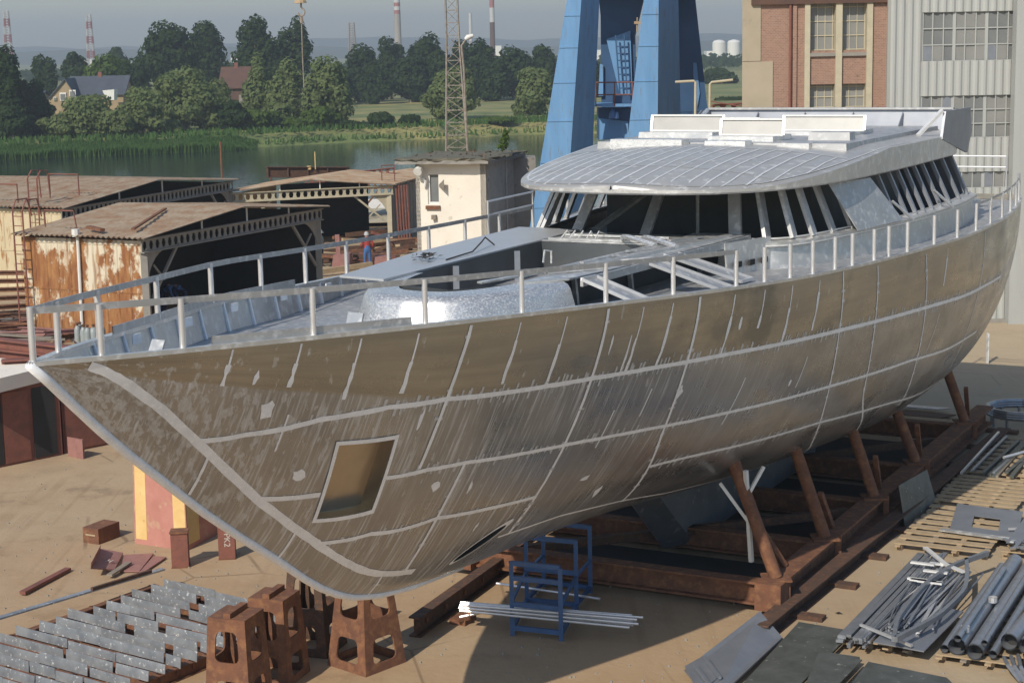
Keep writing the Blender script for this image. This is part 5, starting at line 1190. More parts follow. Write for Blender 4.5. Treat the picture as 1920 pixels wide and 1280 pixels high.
zs_ = [0] + [z for p in sorted(bands) for z in p] + [15]
for k in range(0, len(zs_), 2): corr(hx0, hx1, zs_[k], zs_[k + 1])
for z0_, z1_ in bands: corr(hx0, wx0, z0_, z1_); corr(wx1, hx1, z0_, z1_)
b.hexa(*fr_(hx0, hx1, 0, 15, HY + .5, HY + 25)); b.build('wall', 'hallsheet', hl, fix=False)
b = B(); b.hexa(*fr_(V(1890, 300, HY).x, V(1890, 300, HY).x + 1.3, 0, 15, HY - .6, HY - .1)); b.build('door_leaf', 'hallsheet', hl)
b = B(); b.hexa(*fr_(hx0, hx1, 0, .12, HY - .25, HY)); b.build('kerb', 'concrete', hl)
for z0_, z1_ in bands:
    for j in range(3):
        L_ = (wx1 - wx0) / 3; x0_, x1_ = wx0 + L_ * j, wx0 + L_ * (j + 1)
        b = B(); b.hexa(*fr_(x0_, x1_, z0_, z1_, HY + .08, HY + .12)); wn = b.build('window', 'glass' if (j + int(z0_)) % 2 else 'glasspale', hl)
        b = B()
        for k in range(4 if j == 2 else 3): x = x0_ + L_ * k / 3; e = .055 if k in (0, 3) else .02; b.hexa(*fr_(x - e, x + e, z0_, z1_, HY + .03, HY + .08))
        nr = 3 if z1_ - z0_ > 1 else 1
        for k in range(nr + 1): z = z0_ + (z1_ - z0_) * k / nr; b.hexa(*fr_(x0_ + .056, x1_ - .056, z - .02, z + .02, HY + .022, HY + .03))
        b.build('frame', 'hallsheet', wn)
        for k in range(3):
            if R.random() < .5:
                b = B(); x = x0_ + L_ * k / 3 + .03; r_ = R.randrange(nr); zz = z0_ + (z1_ - z0_) * r_ / nr + .03; b.hexa(*fr_(x, x + L_ / 3 - .06, zz, zz + (z1_ - z0_) / nr - .06, HY + .05, HY + .06)); b.build('pane', R.choice(['glass', 'plate', 'glasspale']), wn)
b = B(); p = G(1851, 681); b.bar(p, p + UZ * .95, .2, .03); tag(b.build('marker_post', 'white'), 'short white board post standing on the yard near the stern', 'post')

# ================================================================== stock on the ground, right
def pallet(s, p, L_, W_, n, lb, rz=0., z0=0., name='pallet', grp='pallets on the right side of the yard', ns=4):
    t = thing(name, P(s, p, z0), lb, 'pallet', grp); ex = (yd * math.cos(rz) + yn * math.sin(rz)); ey = (yn * math.cos(rz) - yd * math.sin(rz)); o = P(s, p, z0)
    for k in range(n):
        b = B(); c = o + ex * (L_ * (k + .5) / n) + ey * (W_ / 2 + R.uniform(-.03, .03)); b.box(c + UZ * .13, ex * (L_ / n * .27), ey * W_ / 2, .022); b.build('slat', 'wood', t)
    for k in range(ns):
        b = B(); c = o + ey * (W_ * (.05 + .9 * k / (ns - 1))); b.bar(c + UZ * .115, c + ex * L_ + UZ * .115, .1, .03)
        for f in (.06, .5, .94): b.box(c + ex * L_ * f, ex * .07, ey * .06, .1)
        b.build('runner', 'woodgrey' if k % 2 else 'wood', t)
pallet(19.3, 3.95, 3.4, 1.85, 8, 'large pale wooden pallet, the frontmost of the row beside the cradle', rad(-1))
pallet(22.9, 3.8, 2.6, 1.8, 8, 'pale wooden pallet half in shade, right behind the frontmost one', rad(-1))
pallet(25.6, 3.75, 4.2, 1.7, 9, 'shaded wooden pallet at the far end of the row beside the cradle', rad(-2))
pallet(13.35, 6.3, 5.3, 1.3, 13, 'long wooden pallet under the big pipes at the right edge', rad(-1))
pallet(25.4, 5.15, 2.2, 1.3, 5, 'wooden pallet with thick orange ended runners at the right edge', z0=.12)
pallet(13.4, 4.75, 5.0, 1.1, 10, 'wooden pallet buried under the heap of aluminium profiles', rad(-2))
pallet(19.6, 6.0, 2.6, 1.5, 6, 'wooden pallet under cut aluminium scraps at the right edge')
b = B(); b.ring([P(20.6, 4.75, .17), P(22.7, 4.4, .17), P(22.6, 5.8, .17), P(20.5, 6.1, .17)], [P(21.0, 5.1, .17), P(21.9, 4.95, .17), P(21.85, 5.5, .17), P(20.95, 5.65, .17)], UZ * .02); tag(b.build('cut_sheet', 'plate'), 'grey sheet with a cut-out lying on the frontmost pallet', 'sheet')
b = B(); b.bar(P(20.5, 4.6, .21), P(20.35, 6.05, .21), .16, .03); tag(b.build('white_strip', 'alu'), 'bright flat strip lying across the frontmost pallet', 'strip')
b = B(); b.prism([P(19.8, 6.05, .28), P(20.3, 6.7, .26), P(22.5, 6.6, .3), P(22.3, 6.0, .3)], UZ * .02); tag(b.build('sheet', 'plate'), 'blue grey sheet overhanging the pallet at the right edge', 'sheet')
b = B(); b.prism([G(1697, 990), G(1757, 948), V(1738, 880, G(1757, 948).y + .15), V(1685, 910, G(1697, 990).y + .2)], yd * .02); tag(b.build('leaning_sheet', 'platedk'), 'curved grey sheet leaning on the cradle beside the pallets', 'sheet')
# heap of profiles
def bundle(n, s0, s1, p0, p1, z0, z1, mk, name, lb, cat, grp, w=.06, spread=.1, curve=0.):
    for k in range(n):
        b = B(); p = R.uniform(p0, p1); z = R.uniform(z0, z1); a = P(s0 + R.uniform(-.15, .3), p + R.uniform(-spread, spread), z); c = P(s1 + R.uniform(-.5, .1), p + R.uniform(-spread, spread), z + R.uniform(-.02, .05))
        if curve and R.random() < .5: m_ = (a + c) / 2 + yn * R.uniform(-curve, curve); b.tube([a * (1 - t) ** 2 + m_ * 2 * t * (1 - t) + c * t * t for t in [i / 8 for i in range(9)]], w * R.uniform(.3, .5), 6)
        else: b.bar(a, c, w * R.uniform(.6, 1.5), w * R.uniform(.4, .8))
        tag(b.build(name, mk if isinstance(mk, str) else R.choice(mk)), lb, cat, grp)
bundle(16, 13.3, 18.6, 4.72, 5.2, .17, .32, 'galvtube', 'aluminium_profile', 'long straight aluminium profile on the left side of the heap', 'profile', 'straight profiles in the heap', .09, .04)
bundle(44, 13.9, 17.6, 5.2, 5.85, .2, .42, ['galvtube', 'tube', 'plate'], 'aluminium_offcut', 'tangled aluminium offcut in the middle of the profile heap', 'offcut', 'tangled offcuts in the heap', .045, .28, .3)
for k in range(8):
    b = B(); c = P(R.uniform(16.2, 17.6), R.uniform(5.05, 5.5), .44); b.box(c, yn * .22, yd * .045, .03); tag(b.build('bright_strip', 'bead'), 'short bright strip lying on top of the profile heap', 'strip', 'bright strips on the heap')
b = B(); b.bar(P(18.3, 4.85, .46), P(17.4, 5.45, .46), .09, .03); b.bar(P(17.4, 5.4, .475), P(17.0, 5.9, .47), .09, .03); tag(b.build('bright_strip', 'bead'), 'long bent bright strip at the top end of the profile heap', 'strip')
for pts, lb in (([(13.0, 5.72), (14.2, 5.5), (15.8, 5.45), (17.2, 5.6), (18.4, 6.0)], 'curved aluminium channel bowing over the profile heap, left one'), ([(13.0, 5.75), (14.6, 6.1), (15.8, 6.15), (17.0, 5.95), (17.8, 5.75)], 'curved aluminium channel bowing over the profile heap, right one')):
    b = B(); f1, f2 = spline([(i, a) for i, (a, _) in enumerate(pts)]), spline([(i, c) for i, (_, c) in enumerate(pts)]); q = [P(f1(i / 5), f2(i / 5), .46) for i in range(21)]
    for a, c in zip(q, q[1:]): b.bar(a, c, .07, .09)
    tag(b.build('curved_channel', 'galvtube'), lb, 'channel')
b = B(); b.prism([P(13.3, 5.3, .24), P(13.25, 6.15, .22), P(15.5, 6.25, .22), P(15.6, 5.4, .26)], UZ * .02); tag(b.build('sheet', 'plate'), 'flat grey sheet under the curved channels of the profile heap', 'sheet')
b = B(); b.bar(P(13.75, 4.95, .36), P(13.25, 5.95, .3), .05, .04); tag(b.build('flat_bar', 'tube'), 'thin bar lying across the near end of the profile heap', 'bar')
# pipes
for k, (p, r_, z, s1) in enumerate([(6.42, .07, .17, 18.4), (6.62, .145, .155, 18.6), (6.93, .135, .155, 18.6), (6.66, .06, .43, 17.4), (7.07, .05, .4, 18.0), (7.2, .07, .2, 18.2)]):
    b = B(); a, c = P(13.45 + R.uniform(-.1, .1), p, z + r_), P(s1, p - .15, z + r_); b.tube([a, c], r_, 18, caps=False); b.tube([c, a], r_ * .88, 18, caps=False); b.tube([a + yd * .3, a + yd * .32], r_ * .87, 14, 1)
    tag(b.build('steel_pipe', ['galvtube', 'gap'], smooth=40), ['thin pipe at the left of the pipe pallet', 'leftmost of the two big open pipes on the pallet', 'second of the two big open pipes on the pallet', 'small pipe lying on top of the two big pipes', 'thin pipe resting right of the big open pipes', 'medium pipe on the pallet beside the bent ducts'][k], 'pipe')
for k, (p, pts, r_) in enumerate([(7.5, [(13.75, 7.4), (15, 7.45), (16.2, 7.6), (17.4, 7.9)], .14), (7.75, [(13.65, 7.7), (14.6, 7.72), (15.3, 7.95), (15.6, 8.5)], .14), (8, [(13.5, 8.0), (14.2, 8.0), (14.8, 8.25), (15, 8.9)], .15)]):
    b = B(); f1, f2 = spline([(i, a) for i, (a, _) in enumerate(pts)]), spline([(i, c) for i, (_, c) in enumerate(pts)]); q = [P(f1(i / 6), f2(i / 6), .42) for i in range(19)]
    b.tube(q, r_, 16, caps=False); b.tube(q[::-1], r_ * .88, 16, caps=False); b.tube([q[1], q[2]], r_ * .87, 12, 1); tag(b.build('bent_duct', ['galvtube', 'gap'], smooth=50), ['nearly straight grey duct right of the big pipes', 'bent grey duct curving off the frame, upper one', 'ribbed bent duct at the lower right corner'][k], 'duct')
for k in range(5):
    b = B(); b.tube([P(13.6 + .1 * k, 7.35 + .09 * k, .2), P(13.2, 7.5 + .1 * k, .22), P(12.95, 7.75 + .07 * k, .08)], .035, 6); tag(b.build('hose', 'galvtube'), 'grey hose end drooping over the pallet below the ducts', 'hose', 'hose ends below the ducts')
bundle(12, 13.4, 18.0, 7.95, 8.6, .15, .3, ['tube', 'galvtube'], 'aluminium_bar', 'straight aluminium bar at the lower right edge', 'bar', 'bars at the lower right edge', .1, .05)
for a, c in ((13.9, 6.65), (15.6, 6.72)): b = B(); b.tube([P(a, c, .44), P(a, c, .53)], .08, 10, caps=False); b.tube([P(a, c, .53), P(a, c, .44)], .055, 10, caps=False); tag(b.build('pipe_ring', 'tube'), 'small bright ring standing on the big pipes', 'ring', 'rings on the pipes')
# cut scraps on the pallet behind, tubes and coil at the far right
for k in range(40):
    b = B(); c = P(R.uniform(19.6, 21.2), R.uniform(6.05, 7.5), R.uniform(.18, .32)); an = R.uniform(0, 3.1); v = Vector((math.cos(an), math.sin(an), R.uniform(-.2, .2))) * R.uniform(.08, .3); b.bar(c - v, c + v, .07, .03); tag(b.build('metal_scrap', R.choice(['galvtube', 'tube'])), 'small cut aluminium scrap on the pallet behind the pipes', 'scrap', 'scraps on the pallet behind the pipes')
b = B(); a = P(31.8, 3.9); 
for j in range(3): b.tube([a + yn * .9 * math.cos(th / 14 * 6.283) + yd * .9 * math.sin(th / 14 * 6.283) + UZ * (.35 + .06 * j) for th in range(15)], .07, 6)
for j in range(10): b.tube([a + yn * (.8 * math.cos(j * .63)) + yd * .8 * math.sin(j * .63), a + yn * .8 * math.cos(j * .63) + yd * .8 * math.sin(j * .63) + UZ * .35], .04, 6)
tag(b.build('hose_coil', 'galvtube'), 'grey coil standing at the far right edge of the yard', 'coil')
bundle(9, 25.3, 29.4, 3.6, 4.9, .17, .25, ['woodgrey', 'galvtube', 'platedk'], 'long_bar', 'long bar lying on the shaded pallet at the far end', 'bar', 'bars on the far pallet', .1, .1)
bundle(10, 25.6, 28.6, 5.0, 6.2, .3, .6, ['tube', 'galvtube'], 'aluminium_tube', 'tangled aluminium tube on the orange ended pallet', 'tube', 'tubes on the orange ended pallet', .09, .5, .5)
b = B(); b.bar(P(24.9, 3.95, .3), P(29.2, 3.85, .35), .05, .05); tag(b.build('long_tube', 'tube'), 'single pale tube lying along the shaded far pallet', 'tube')
for k, (s, p, w_, l_) in enumerate([(31.5, .2, 1.5, 3.2), (32.4, -.5, .8, 4), (30.6, 1.2, 1.2, 2.4)]):
    b = B(); b.prism([P(s, p - l_ / 2, .05 + .04 * k), P(s, p + l_ / 2, .05 + .04 * k), P(s + w_ * .4, p + l_ / 2 + .3, .05 + .04 * k), P(s + w_ * .4, p - l_ / 2, .05 + .04 * k)], UZ * .03); tag(b.build('flat_sheet', ['rustdark', 'alu_dull', 'wood'][k]), ['brown sheet lying under the stern', 'grey sheet lying behind the cradle under the stern', 'pale board lying under the stern beside the cradle'][k], 'sheet')
# sheets at the lower edge
b = B(); q = [G(1283, 1258, .1), G(1425, 1148, .35), G(1467, 1197, .12), G(1335, 1320, .1)]; b.prism(q, UZ * .03); tag(b.build('sheet', 'plate'), 'smooth blue grey sheet lying at the bottom edge of the yard', 'sheet')
b = B(); q = [G(1284, 1250, .16), G(1318, 1231, .2), G(1350, 1268, .15), G(1310, 1300, .13)]; b.prism(q, UZ * .02); b.bar(G(1322, 1232, .25), G(1350, 1270, .2), .05, .05); b.bar(G(1303, 1246, .24), G(1332, 1285, .19), .05, .05); tag(b.build('folded_tray', 'plate'), 'small folded tray lying on the corner of the blue grey sheet', 'tray')
for k, (q, lb) in enumerate([([(1380, 1300), (1498, 1170), (1592, 1186), (1478, 1300)], 'mottled dark plate lying beside the blue grey sheet'), ([(1505, 1300), (1536, 1225), (1612, 1236), (1550, 1300)], 'small mottled dark plate right of the long one'), ([(1585, 1300), (1628, 1245), (1775, 1275), (1800, 1300)], 'flat grey plate at the bottom edge below the profile heap')]):
    b = B(); zz = .08 + .07 * k; b.prism([G(x, y, zz) for x, y in q], UZ * .05); b.bar(G(*q[2], zz + .06), G(*q[3], zz + .06), .08, .02, 0); o = tag(b.build('steel_plate', 'platedk'), lb, 'plate')
for k in range(9):
    px, py = R.uniform(1480, 1580), R.uniform(1040, 1165); c = G(px, py); b = B(); b.face([c + Vector((R.uniform(-.1, .1), R.uniform(-.1, .1), R.uniform(.01, .05))) for _ in range(4)]); tag(b.build('debris', 'rag'), 'scrap of dark debris on the sand right of the cradle', 'debris', 'debris right of the cradle')

# ================================================================== the far bank: trees, reeds, houses, masts
def tree(px, yt, yb, hw, Y, leaf, lb, n=1500, grp='trees on the far bank', sz=None, lobes=16, trunk=True, droop=0., name='broadleaf_tree', seed=None):
    base = V(px, yb, Y); gz = .2; base.z = gz if base.z < gz + 3 else gz
    top = V(px, yt, Y).z; w_ = hw / F * Y; cz0 = max(V(px, yb, Y).z, gz + .2); ch = top - cz0
    t = thing(name, base, lb, 'tree', grp)
    b = B(); b.tube([base, base + UZ * (cz0 - gz + ch * .3), base + UZ * (cz0 - gz + ch * .6) + Vector((R.uniform(-.3, .3), 0, 0))], [w_ * .09, w_ * .06, w_ * .03], 6)
    for k in range(5):
        an = R.uniform(0, 6.28); p = base + UZ * (cz0 - gz + ch * R.uniform(.1, .4)); b.tube([p, p + Vector((math.cos(an) * w_ * .55, math.sin(an) * w_ * .4, ch * .3))], [w_ * .04, w_ * .015], 5)
    b.build('trunk', 'mastgrey', t)
    b = B(); sz = sz or .00135 * Y; n = int(n * 2.2)
    for k in range(lobes):
        f = (k + .5) / lobes; z = cz0 + ch * (.06 + .82 * f); wr = w_ * math.sqrt(max(.1, 1 - (abs(f - .38) / .66) ** 2)); an = R.uniform(0, 6.28); rr = wr * R.uniform(.25, .72)
        lx = w_ * R.uniform(.3, .5); lz = min(ch * R.uniform(.13, .22), z - cz0 + ch * .1, top - z + .05 * ch)
        leaves(b, (base.x + math.cos(an) * rr, base.y + math.sin(an) * rr * .8, z), lx, lx, lz * (1.35 if droop else 1), n // lobes, sz, .55)
    leaves(b, (base.x, base.y, (cz0 + top) / 2 - ch * .06), w_ * .8, w_ * .65, ch * .42, n // 3, sz, .3)
    b.build('crown', leaf, t, fix=False)
    return t
D_, W_2, Lb = 'dark leaves', 'willow leaves', 'bright leaves'
for px, yt, yb, hw, Y, leaf, lb, n in [
    (318, 42, 165, 72, 300, D_, 'biggest dark oak, broad crown above the pale willows', 2600), (392, 38, 170, 48, 315, D_, 'dark oak joined to the right side of the biggest oak', 1600),
    (482, 28, 170, 46, 300, D_, 'tall dark oak left of the hanging crane hook', 1700), (556, 36, 165, 40, 305, D_, 'airy dark oak behind the hanging crane hook', 1200),
    (512, 70, 180, 40, 300, D_, 'lower dark oak between the two tall right-hand oaks', 1000),
    (352, 128, 262, 74, 226, W_2, 'wide pale willow right of the slate roofed house', 2600), (405, 150, 262, 45, 230, W_2, 'pale willow just left of the brown roofed house', 1300),
    (165, 178, 262, 66, 215, W_2, 'round pale willow in front of the slate roofed house', 2000), (270, 165, 262, 50, 218, W_2, 'pale willow between the slate roofed house and the widest willow', 1400),
    (487, 102, 240, 32, 240, W_2, 'slim tall pale willow right of the brown roofed house', 1300), (540, 112, 245, 42, 238, W_2, 'middle pale willow below the hanging hook', 1500), (618, 108, 252, 52, 232, W_2, 'large drooping pale willow right of the hook', 2000), (588, 150, 252, 30, 230, W_2, 'small pale willow at the left foot of the large drooping one', 900),
    (12, 84, 262, 52, 216, D_, 'very dark tree at the left edge of the river bank', 2200), (62, 150, 262, 45, 220, D_, 'dark bushy tree right of the one at the left edge', 1500), (-40, 100, 265, 50, 218, D_, 'dark tree cut by the left edge', 900),
    (88, 104, 180, 30, 300, D_, 'small dark tree behind the slate roofed house, left one', 800), (145, 98, 170, 32, 320, D_, 'rounded dark tree under the right red and white mast', 900), (205, 104, 180, 52, 290, Lb, 'yellow green tree behind the slate roofed house', 1500), (222, 88, 140, 24, 420, D_, 'small far tree above the yellow green one', 700),
    (682, 84, 185, 40, 330, D_, 'dark tree right of the large drooping willow', 1300), (735, 72, 190, 38, 345, D_, 'dark tree at the foot of the tall banded chimney', 1200), (800, 66, 190, 58, 330, D_, 'broad dark tree left of the lattice mast', 2200), (870, 78, 195, 42, 335, D_, 'dark tree behind the lattice mast', 1300), (905, 74, 195, 40, 330, D_, 'dark tree right of the lattice mast', 1300), (965, 88, 195, 46, 330, D_, 'lower dark tree left of the blue crane', 1400), (1020, 84, 195, 40, 335, D_, 'dark tree half hidden by the left crane leg', 1200), (1112, 98, 200, 24, 330, D_, 'dark tree seen between the crane legs', 700), (770, 100, 195, 36, 325, D_, 'dark tree low in the middle of the row', 1000), (835, 96, 195, 36, 322, D_, 'dark tree low in the row, behind the round willow', 1000), (930, 110, 195, 36, 322, D_, 'dark tree low in the row, right of the round willow', 1000),
    (848, 124, 248, 58, 245, W_2, 'round willow standing alone on the meadow behind the lattice mast', 2300), (1003, 124, 232, 44, 250, W_2, 'round willow on the meadow beside the left crane leg', 1500),
    (480, 206, 262, 56, 226, Lb, 'low bright green shrub at the end of the reeds', 1300), (548, 222, 262, 36, 228, Lb, 'low green shrub on the bank under the middle willow', 800), (716, 211, 252, 32, 230, D_, 'dark shrub on the bank left of the round willow', 800), (770, 216, 252, 24, 232, D_, 'smaller dark shrub close to the round willow', 600), (655, 228, 262, 26, 228, D_, 'dark shrub at the foot of the large drooping willow', 600), (930, 224, 252, 40, 236, Lb, 'low green scrub right of the round willow', 900), (318, 225, 258, 26, 220, W_2, 'small pale shrub below the widest willow', 500), (1345, 128, 170, 40, 420, D_, 'dark hedge tree right of the crane', 800), (1370, 190, 215, 40, 300, D_, 'low dark hedge left of the brick building', 600), (1085, 120, 200, 20, 330, D_, 'dark tree inside the crane portal', 500),
    (110, 215, 268, 40, 213, W_2, 'low pale bush below the slate roofed house', 800), (215, 205, 265, 40, 214, W_2, 'bushy pale growth right of the round willow by the house', 900), (440, 190, 262, 34, 224, D_, 'dark bush under the brown roofed house', 800), (600, 200, 258, 40, 229, Lb, 'green bush under the right side of the middle willow', 900), (520, 190, 258, 40, 230, W_2, 'pale bush between the slim and the middle willow', 900), (25, 200, 272, 45, 211, D_, 'dark low bush at the left end of the reeds', 900), (250, 120, 200, 45, 280, D_, 'dark tree behind the gap between house and oak', 900), (455, 110, 200, 40, 290, D_, 'dark tree behind the brown roofed house', 900), (640, 120, 200, 36, 320, D_, 'dark tree behind the large drooping willow', 800), (708, 120, 192, 34, 318, D_, 'low dark tree at the left end of the far row', 800)]:
    tree(px, yt, yb, hw, Y, leaf, lb, n, lobes=18 if n > 1200 else 11)
b = B()
def blade(p, h, w_):
    a = R.uniform(0, 3.1); x = Vector((math.cos(a), math.sin(a), 0)) * w_; l_ = Vector((R.uniform(-.25, .25), R.uniform(-.2, .2), 0)); b.face([p - x, p + x, p + x * .7 + l_ * .5 + UZ * h * .7, p + l_ + UZ * h, p - x * .7 + l_ * .5 + UZ * h * .7])
for k in range(24000):
    x = R.uniform(-68, -31); d_ = R.random(); fall = min(1, (-31 - x) / 4 + .2); y = bank_y(x) - 3.5 + 6.5 * d_; p = Vector((x, y, -1.7 + 1.2 * max(d_ - .4, 0)))
    blade(p, R.uniform(.9, 1.25) * fall * (1 + .3 * noise.noise((x * .3, 0, 0))), .09)
tag(b.build('reeds', 'reed leaves', fix=False), 'thick band of green reeds along the far water edge', 'reeds', kind='stuff')
b = B()
for k in range(5000):
    x = R.uniform(-70, 40); y = bank_y(x) + R.uniform(.3, 14); b_z = .1; p = Vector((x, y, -1.3 if y - bank_y(x) < 2 else -.1)); blade(p, R.uniform(.3, .9), .14)
tag(b.build('bank_grass', 'reed leaves', fix=False), 'rough green grass on the far bank', 'grass', kind='stuff')
# houses
def house(px0, px1, ye, yr, yb, Y, lb, wallm, roofm, gable=True):
    a, c = V(px0, yb, Y), V(px1, yb, Y); a.z = c.z = 0; W_ = (c - a).length; He = V(px0, ye, Y).z; Hr = V(px0, yr, Y).z; dv = Vector((.3, 6, 0)); t = thing('house', (a + c) / 2, lb, 'house')
    b = B(); b.hexa([a, c, c + dv, a + dv], [p + UZ * He for p in (a, c, c + dv, a + dv)]); 
    m1, m2 = a + dv / 2 + UZ * Hr, c + dv / 2 + UZ * Hr
    b.face([a + UZ * He, m1, a + dv + UZ * He]); b.face([c + UZ * He, m2, c + dv + UZ * He]); b.build('wall', wallm, t)
    b = B(); o_ = Vector((-.4, 0, 0)); e_ = dv.normalized() * .4 + UZ * .15
    b.prism([a + UZ * He + o_ - e_, c + UZ * He - o_ - e_, m2 - o_, m1 + o_], UZ * .15); b.prism([a + dv + UZ * He + o_, c + dv + UZ * He - o_, m2 - o_, m1 + o_], UZ * .15); b.build('roof', roofm, t)
    b = B(); b.box((m1 + m2) / 2 - UZ * .3, Vector((.25, 0, 0)), Vector((0, .25, 0)), 1.0); b.build('chimney', 'rustred', t)
    return t, a, c, dv, He, Hr
t, a, c, dv, He, Hr = house(128, 232, 178, 146, 200, 248, 'house with a dark slate roof and ochre gable among the willows', 'housewall', 'roofgrey')
b = B(); g0_, g1_, gp = V(92, 186, 245), V(146, 186, 245), V(122, 150, 245); g0_.z -= 3; g1_.z -= 3; gb = [g0_, g1_, g1_ + UZ * 3, gp, g0_ + UZ * 3]; b.prism(gb, Vector((0, 5, 0))); b.build('gable_wall', 'housewall', t)
b = B(); 
for p in (g0_ + UZ * 3, g1_ + UZ * 3): b.prism([p - Vector((0, .3, 0)), gp - Vector((0, .3, 0)), gp + Vector((0, 6, 0)), p + Vector((0, 6, 0))], UZ * .2)
b.build('gable_roof', 'roofgrey', t)
for x, y in ((118, 183), (136, 178), (103, 186)):
    b = B(); p = V(x, y, 244.8); e = .45 if x > 110 else .2; b.prism([p - Vector((e, 0, e)), p + Vector((e, 0, -e)), p + Vector((e, 0, e * 1.5)), p + Vector((-e, 0, e * 1.5))], Vector((0, .1, 0))); wn = b.build('window', 'white', t)
    b = B(); e *= .75; b.prism([p - Vector((e, .06, e)), p + Vector((e, -.06, -e)), p + Vector((e, -.06, e * 1.4)), p + Vector((-e, -.06, e * 1.4))], Vector((0, .04, 0))); b.build('pane', 'glass', wn)
b = B(); p = V(205, 180, 244); b.prism([V(200, 188, 244), V(214, 188, 244), V(214, 168, 244), V(192, 170, 244)], Vector((0, 2, 0))); b.build('dormer', 'white', t)
t, a, c, dv, He, Hr = house(416, 462, 165, 128, 215, 246, 'house with a brown tiled roof between the willows', 'roofbrown', 'roofbrown')
b = B(); q = V(452, 205, 243); b.prism([V(448, 208, 243), V(456, 208, 243), V(456, 178, 243), V(448, 178, 243)], Vector((0, .2, 0))); b.build('door', 'concrete', t)
house(45, 72, 184, 174, 205, 255, 'small pale cottage at the left between dark trees', 'housewall', 'roofgrey')
# hanging hook of a crane
hk = thing('crane_hook', V(565, 10, 60), 'crane hook block hanging on a cable at the top of the picture', 'hook')
q = V(563, 3, 60); b = B(); b.tube([q + UZ * .1, q + UZ * .02, q - UZ * .06], [.1, .2, .22], 10); b.box(q + UZ * .1, Vector((.1, 0, 0)), Vector((0, .08, 0)), 6); b.build('block', 'wood', hk)
b = B(); c_ = V(565, 22, 60); b.tube([c_ + UZ * .28, c_ + UZ * .14] + [c_ + Vector((math.cos(th) * .11, 0, math.sin(th) * .13 - .02)) for th in [1.4 - i * .55 for i in range(9)]], .035, 6); b.build('hook', 'mastgrey', hk)
b = B(); b.tube([V(565, 28, 60), V(567, 100, 60), V(570, 165, 60)], .018, 5); b.tube([V(565, 32, 60), V(566, 44, 60)], .06, 6); b.build('sling', 'mastgrey', hk)
# far masts and chimneys
def lat(px, yt, yb, Y, w0, w1, lb, mk, bands=0, name='radio_mast'):
    base, top = V(px, yb, Y), V(px, yt, Y); base.z = 0; t = thing(name, base, lb, 'mast'); H_ = top.z; n = 9
    for k in range(n):
        za, zb = H_ * k / n, H_ * (k + 1) / n; wa, wb = w0 + (w1 - w0) * k / n, w0 + (w1 - w0) * (k + 1) / n; b = B()
        f = lambda j, z, w_: Vector((base.x + w_ * (1 if j in (1, 2) else -1), base.y + w_ * (1 if j > 1 else -1), z))
        for j in range(4):
            b.bar(f(j, za, wa), f(j, zb, wb), w0 * .22, w0 * .22)
            for i in range(3): z0_, z1_ = za + (zb - za) * i / 3, za + (zb - za) * (i + 1) / 3; w_ = wa + (wb - wa) * i / 3; b.bar(f(j, z0_, w_), f((j + 1) % 4, z1_, w_), w0 * .13, w0 * .13)
        b.build('section', ('mastred' if k % 2 else 'mastwhite') if bands else mk, t)
lat(17, 20, 105, 700, 1.5, .7, 'red and white lattice mast at the left edge of the sky', 'white', 1)
lat(171, 27, 112, 720, 1.5, .7, 'red and white lattice mast above the slate roofed house', 'white', 1)
lat(661, 43, 98, 900, 1.9, 1.2, 'grey lattice pylon above the far trees', 'mastgrey', 0, 'pylon')
def chim(px, yt, yb, Y, r0, r1, lb, seg):
    base, top = V(px, yb, Y), V(px, yt, Y); base.z = 0; t = thing('chimney', base, lb, 'chimney'); H_ = top.z; z = 0
    for f, mk in seg:
        b = B(); g_ = lambda z: r0 + (r1 - r0) * z / H_; b.tube([base + UZ * z, base + UZ * H_ * f], [g_(z), g_(H_ * f)], 14); b.build('band', mk, t, smooth=50); z = H_ * f
M['chimgrey'] = mat('pale chimney concrete', (.34, .31, .28), (.28, .26, .24), .1, .9)
chim(747, -40, 100, 800, 1.75, 1.3, 'tall grey chimney with red and white rings at its top', [(.62, 'chimgrey'), (.66, 'mastred'), (.7, 'mastwhite'), (.74, 'mastred'), (.78, 'mastwhite'), (.82, 'mastred'), (.87, 'mastwhite'), (.92, 'mastred'), (1, 'mastwhite')])
chim(883, 25, 85, 850, .9, .8, 'thin pale chimney right of the lattice mast', [(.5, 'chimgrey'), (1, 'mastwhite')])
chim(924, -30, 95, 820, 1.3, 1.1, 'chimney in dark, white and red sections, right of the thin pale one', [(.55, 'rustdark'), (.72, 'mastwhite'), (.86, 'mastred'), (1, 'mastwhite')])
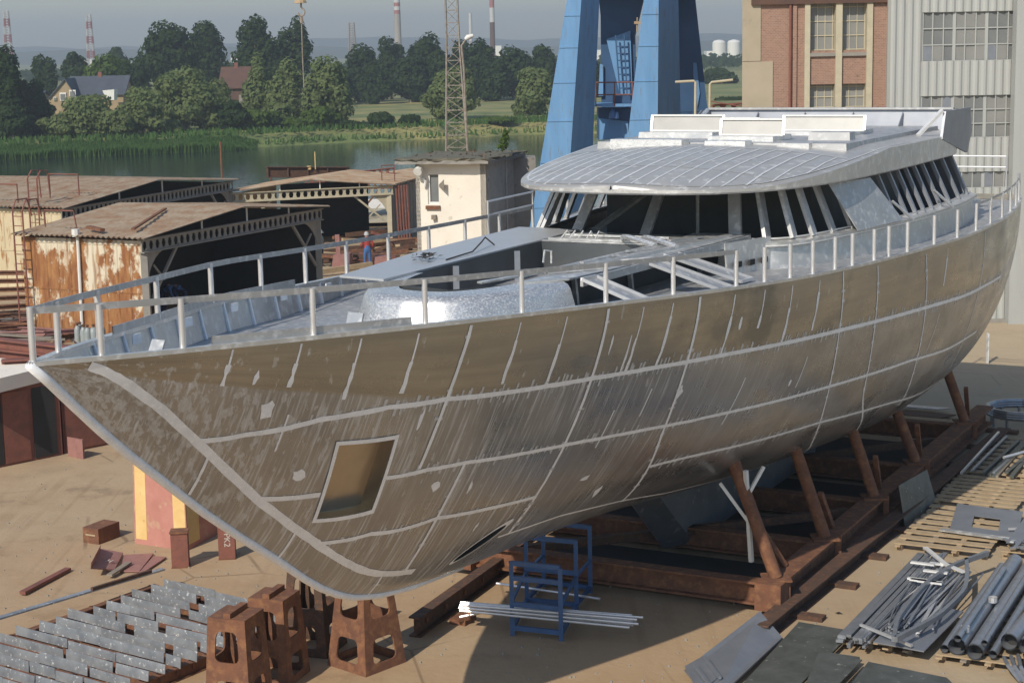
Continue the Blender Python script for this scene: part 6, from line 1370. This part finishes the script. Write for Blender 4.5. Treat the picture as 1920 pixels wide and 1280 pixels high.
for k, (px, y0_, y1_, w_, lb) in enumerate([(163, 112, 120, 9, 'white block far behind the trees under the right mast'), (440, 104, 118, 7, 'white building far off between the two dark oaks'), (1117, 94, 108, 14, 'long white building far off between the crane legs'), (1335, 96, 106, 10, 'white far building right of the crane'), (928, 86, 96, 12, 'white pipe bridge far off right of the dark chimney'), (240, 112, 120, 6, 'white block far behind the yellow green tree')]):
    b = B(); Y = 850; q = V(px, y1_, Y); w_ = w_ / F * Y; b.hexa([Vector((q.x - w_, Y, 0)), Vector((q.x + w_, Y, 0)), Vector((q.x + w_, Y + 12, 0)), Vector((q.x - w_, Y + 12, 0))], [Vector((q.x - w_, Y, V(px, y0_, Y).z)), Vector((q.x + w_, Y, V(px, y0_ + 1, Y).z)), Vector((q.x + w_, Y + 12, V(px, y0_, Y).z)), Vector((q.x - w_, Y + 12, V(px, y0_, Y).z))]); tag(b.build('far_building', 'white'), lb, 'building')
for px, lb in ((1257, 'white round gas tank seen beside the crane stair'), (1348, 'white round storage tank right of the crane, nearer one'), (1376, 'white round storage tank left of the brick building')):
    q = V(px, 104, 850); t = thing('storage_tank', Vector((q.x, q.y, 0)), lb, 'tank'); r_ = 2.5 if px < 1300 else 3.2
    b = B(); b.tube([Vector((q.x, q.y, 0)), Vector((q.x, q.y, 10.0))], r_, 20); b.build('shell', 'white', t, smooth=40); b = B(); b.tube([Vector((q.x, q.y, 10.0)), Vector((q.x, q.y, 10.9)), Vector((q.x, q.y, 11.4))], [r_, r_ * .75, .1], 20); b.build('dome', 'white', t, smooth=60)
# distant dark wood behind the meadow
b = B()
for k in range(9000):
    x = R.uniform(-260, 330); y = R.uniform(620, 760); h_ = 4.5 + 2.5 * noise.noise((x * .03, y * .01, 0)); p = Vector((x, y, R.uniform(.3, 1) * h_)); e = R.uniform(.8, 1.6); a_ = R.uniform(0, 3.1); q = Vector((math.cos(a_), math.sin(a_), 0)) * e; b.face([p - q, p - UZ * e * .6, p + q, p + UZ * e * .6])
tag(b.build('far_wood', 'dark leaves', fix=False), 'far dark belt of woodland behind the meadow', 'wood', kind='stuff')
# air
hzm = bpy.data.materials.new('hazy air'); hzm.use_nodes = True; n = hzm.node_tree; n.nodes.clear()
pv = n.nodes.new('ShaderNodeVolumePrincipled'); pv.inputs['Color'].default_value = (.82, .91, 1, 1); pv.inputs['Density'].default_value = .0005; pv.inputs['Anisotropy'].default_value = .2
mo = n.nodes.new('ShaderNodeOutputMaterial'); n.links.new(pv.outputs[0], mo.inputs['Volume'])
M['haze'] = hzm
b = B(); b.hexa([(-4200, -40, -5), (4200, -40, -5), (4200, 4300, -5), (-4200, 4300, -5)], [(-4200, -40, 90), (4200, -40, 90), (4200, 4300, 90), (-4200, 4300, 90)])
tag(b.build('haze', 'haze'), 'thin bluish haze in the summer air', 'haze', kind='stuff')
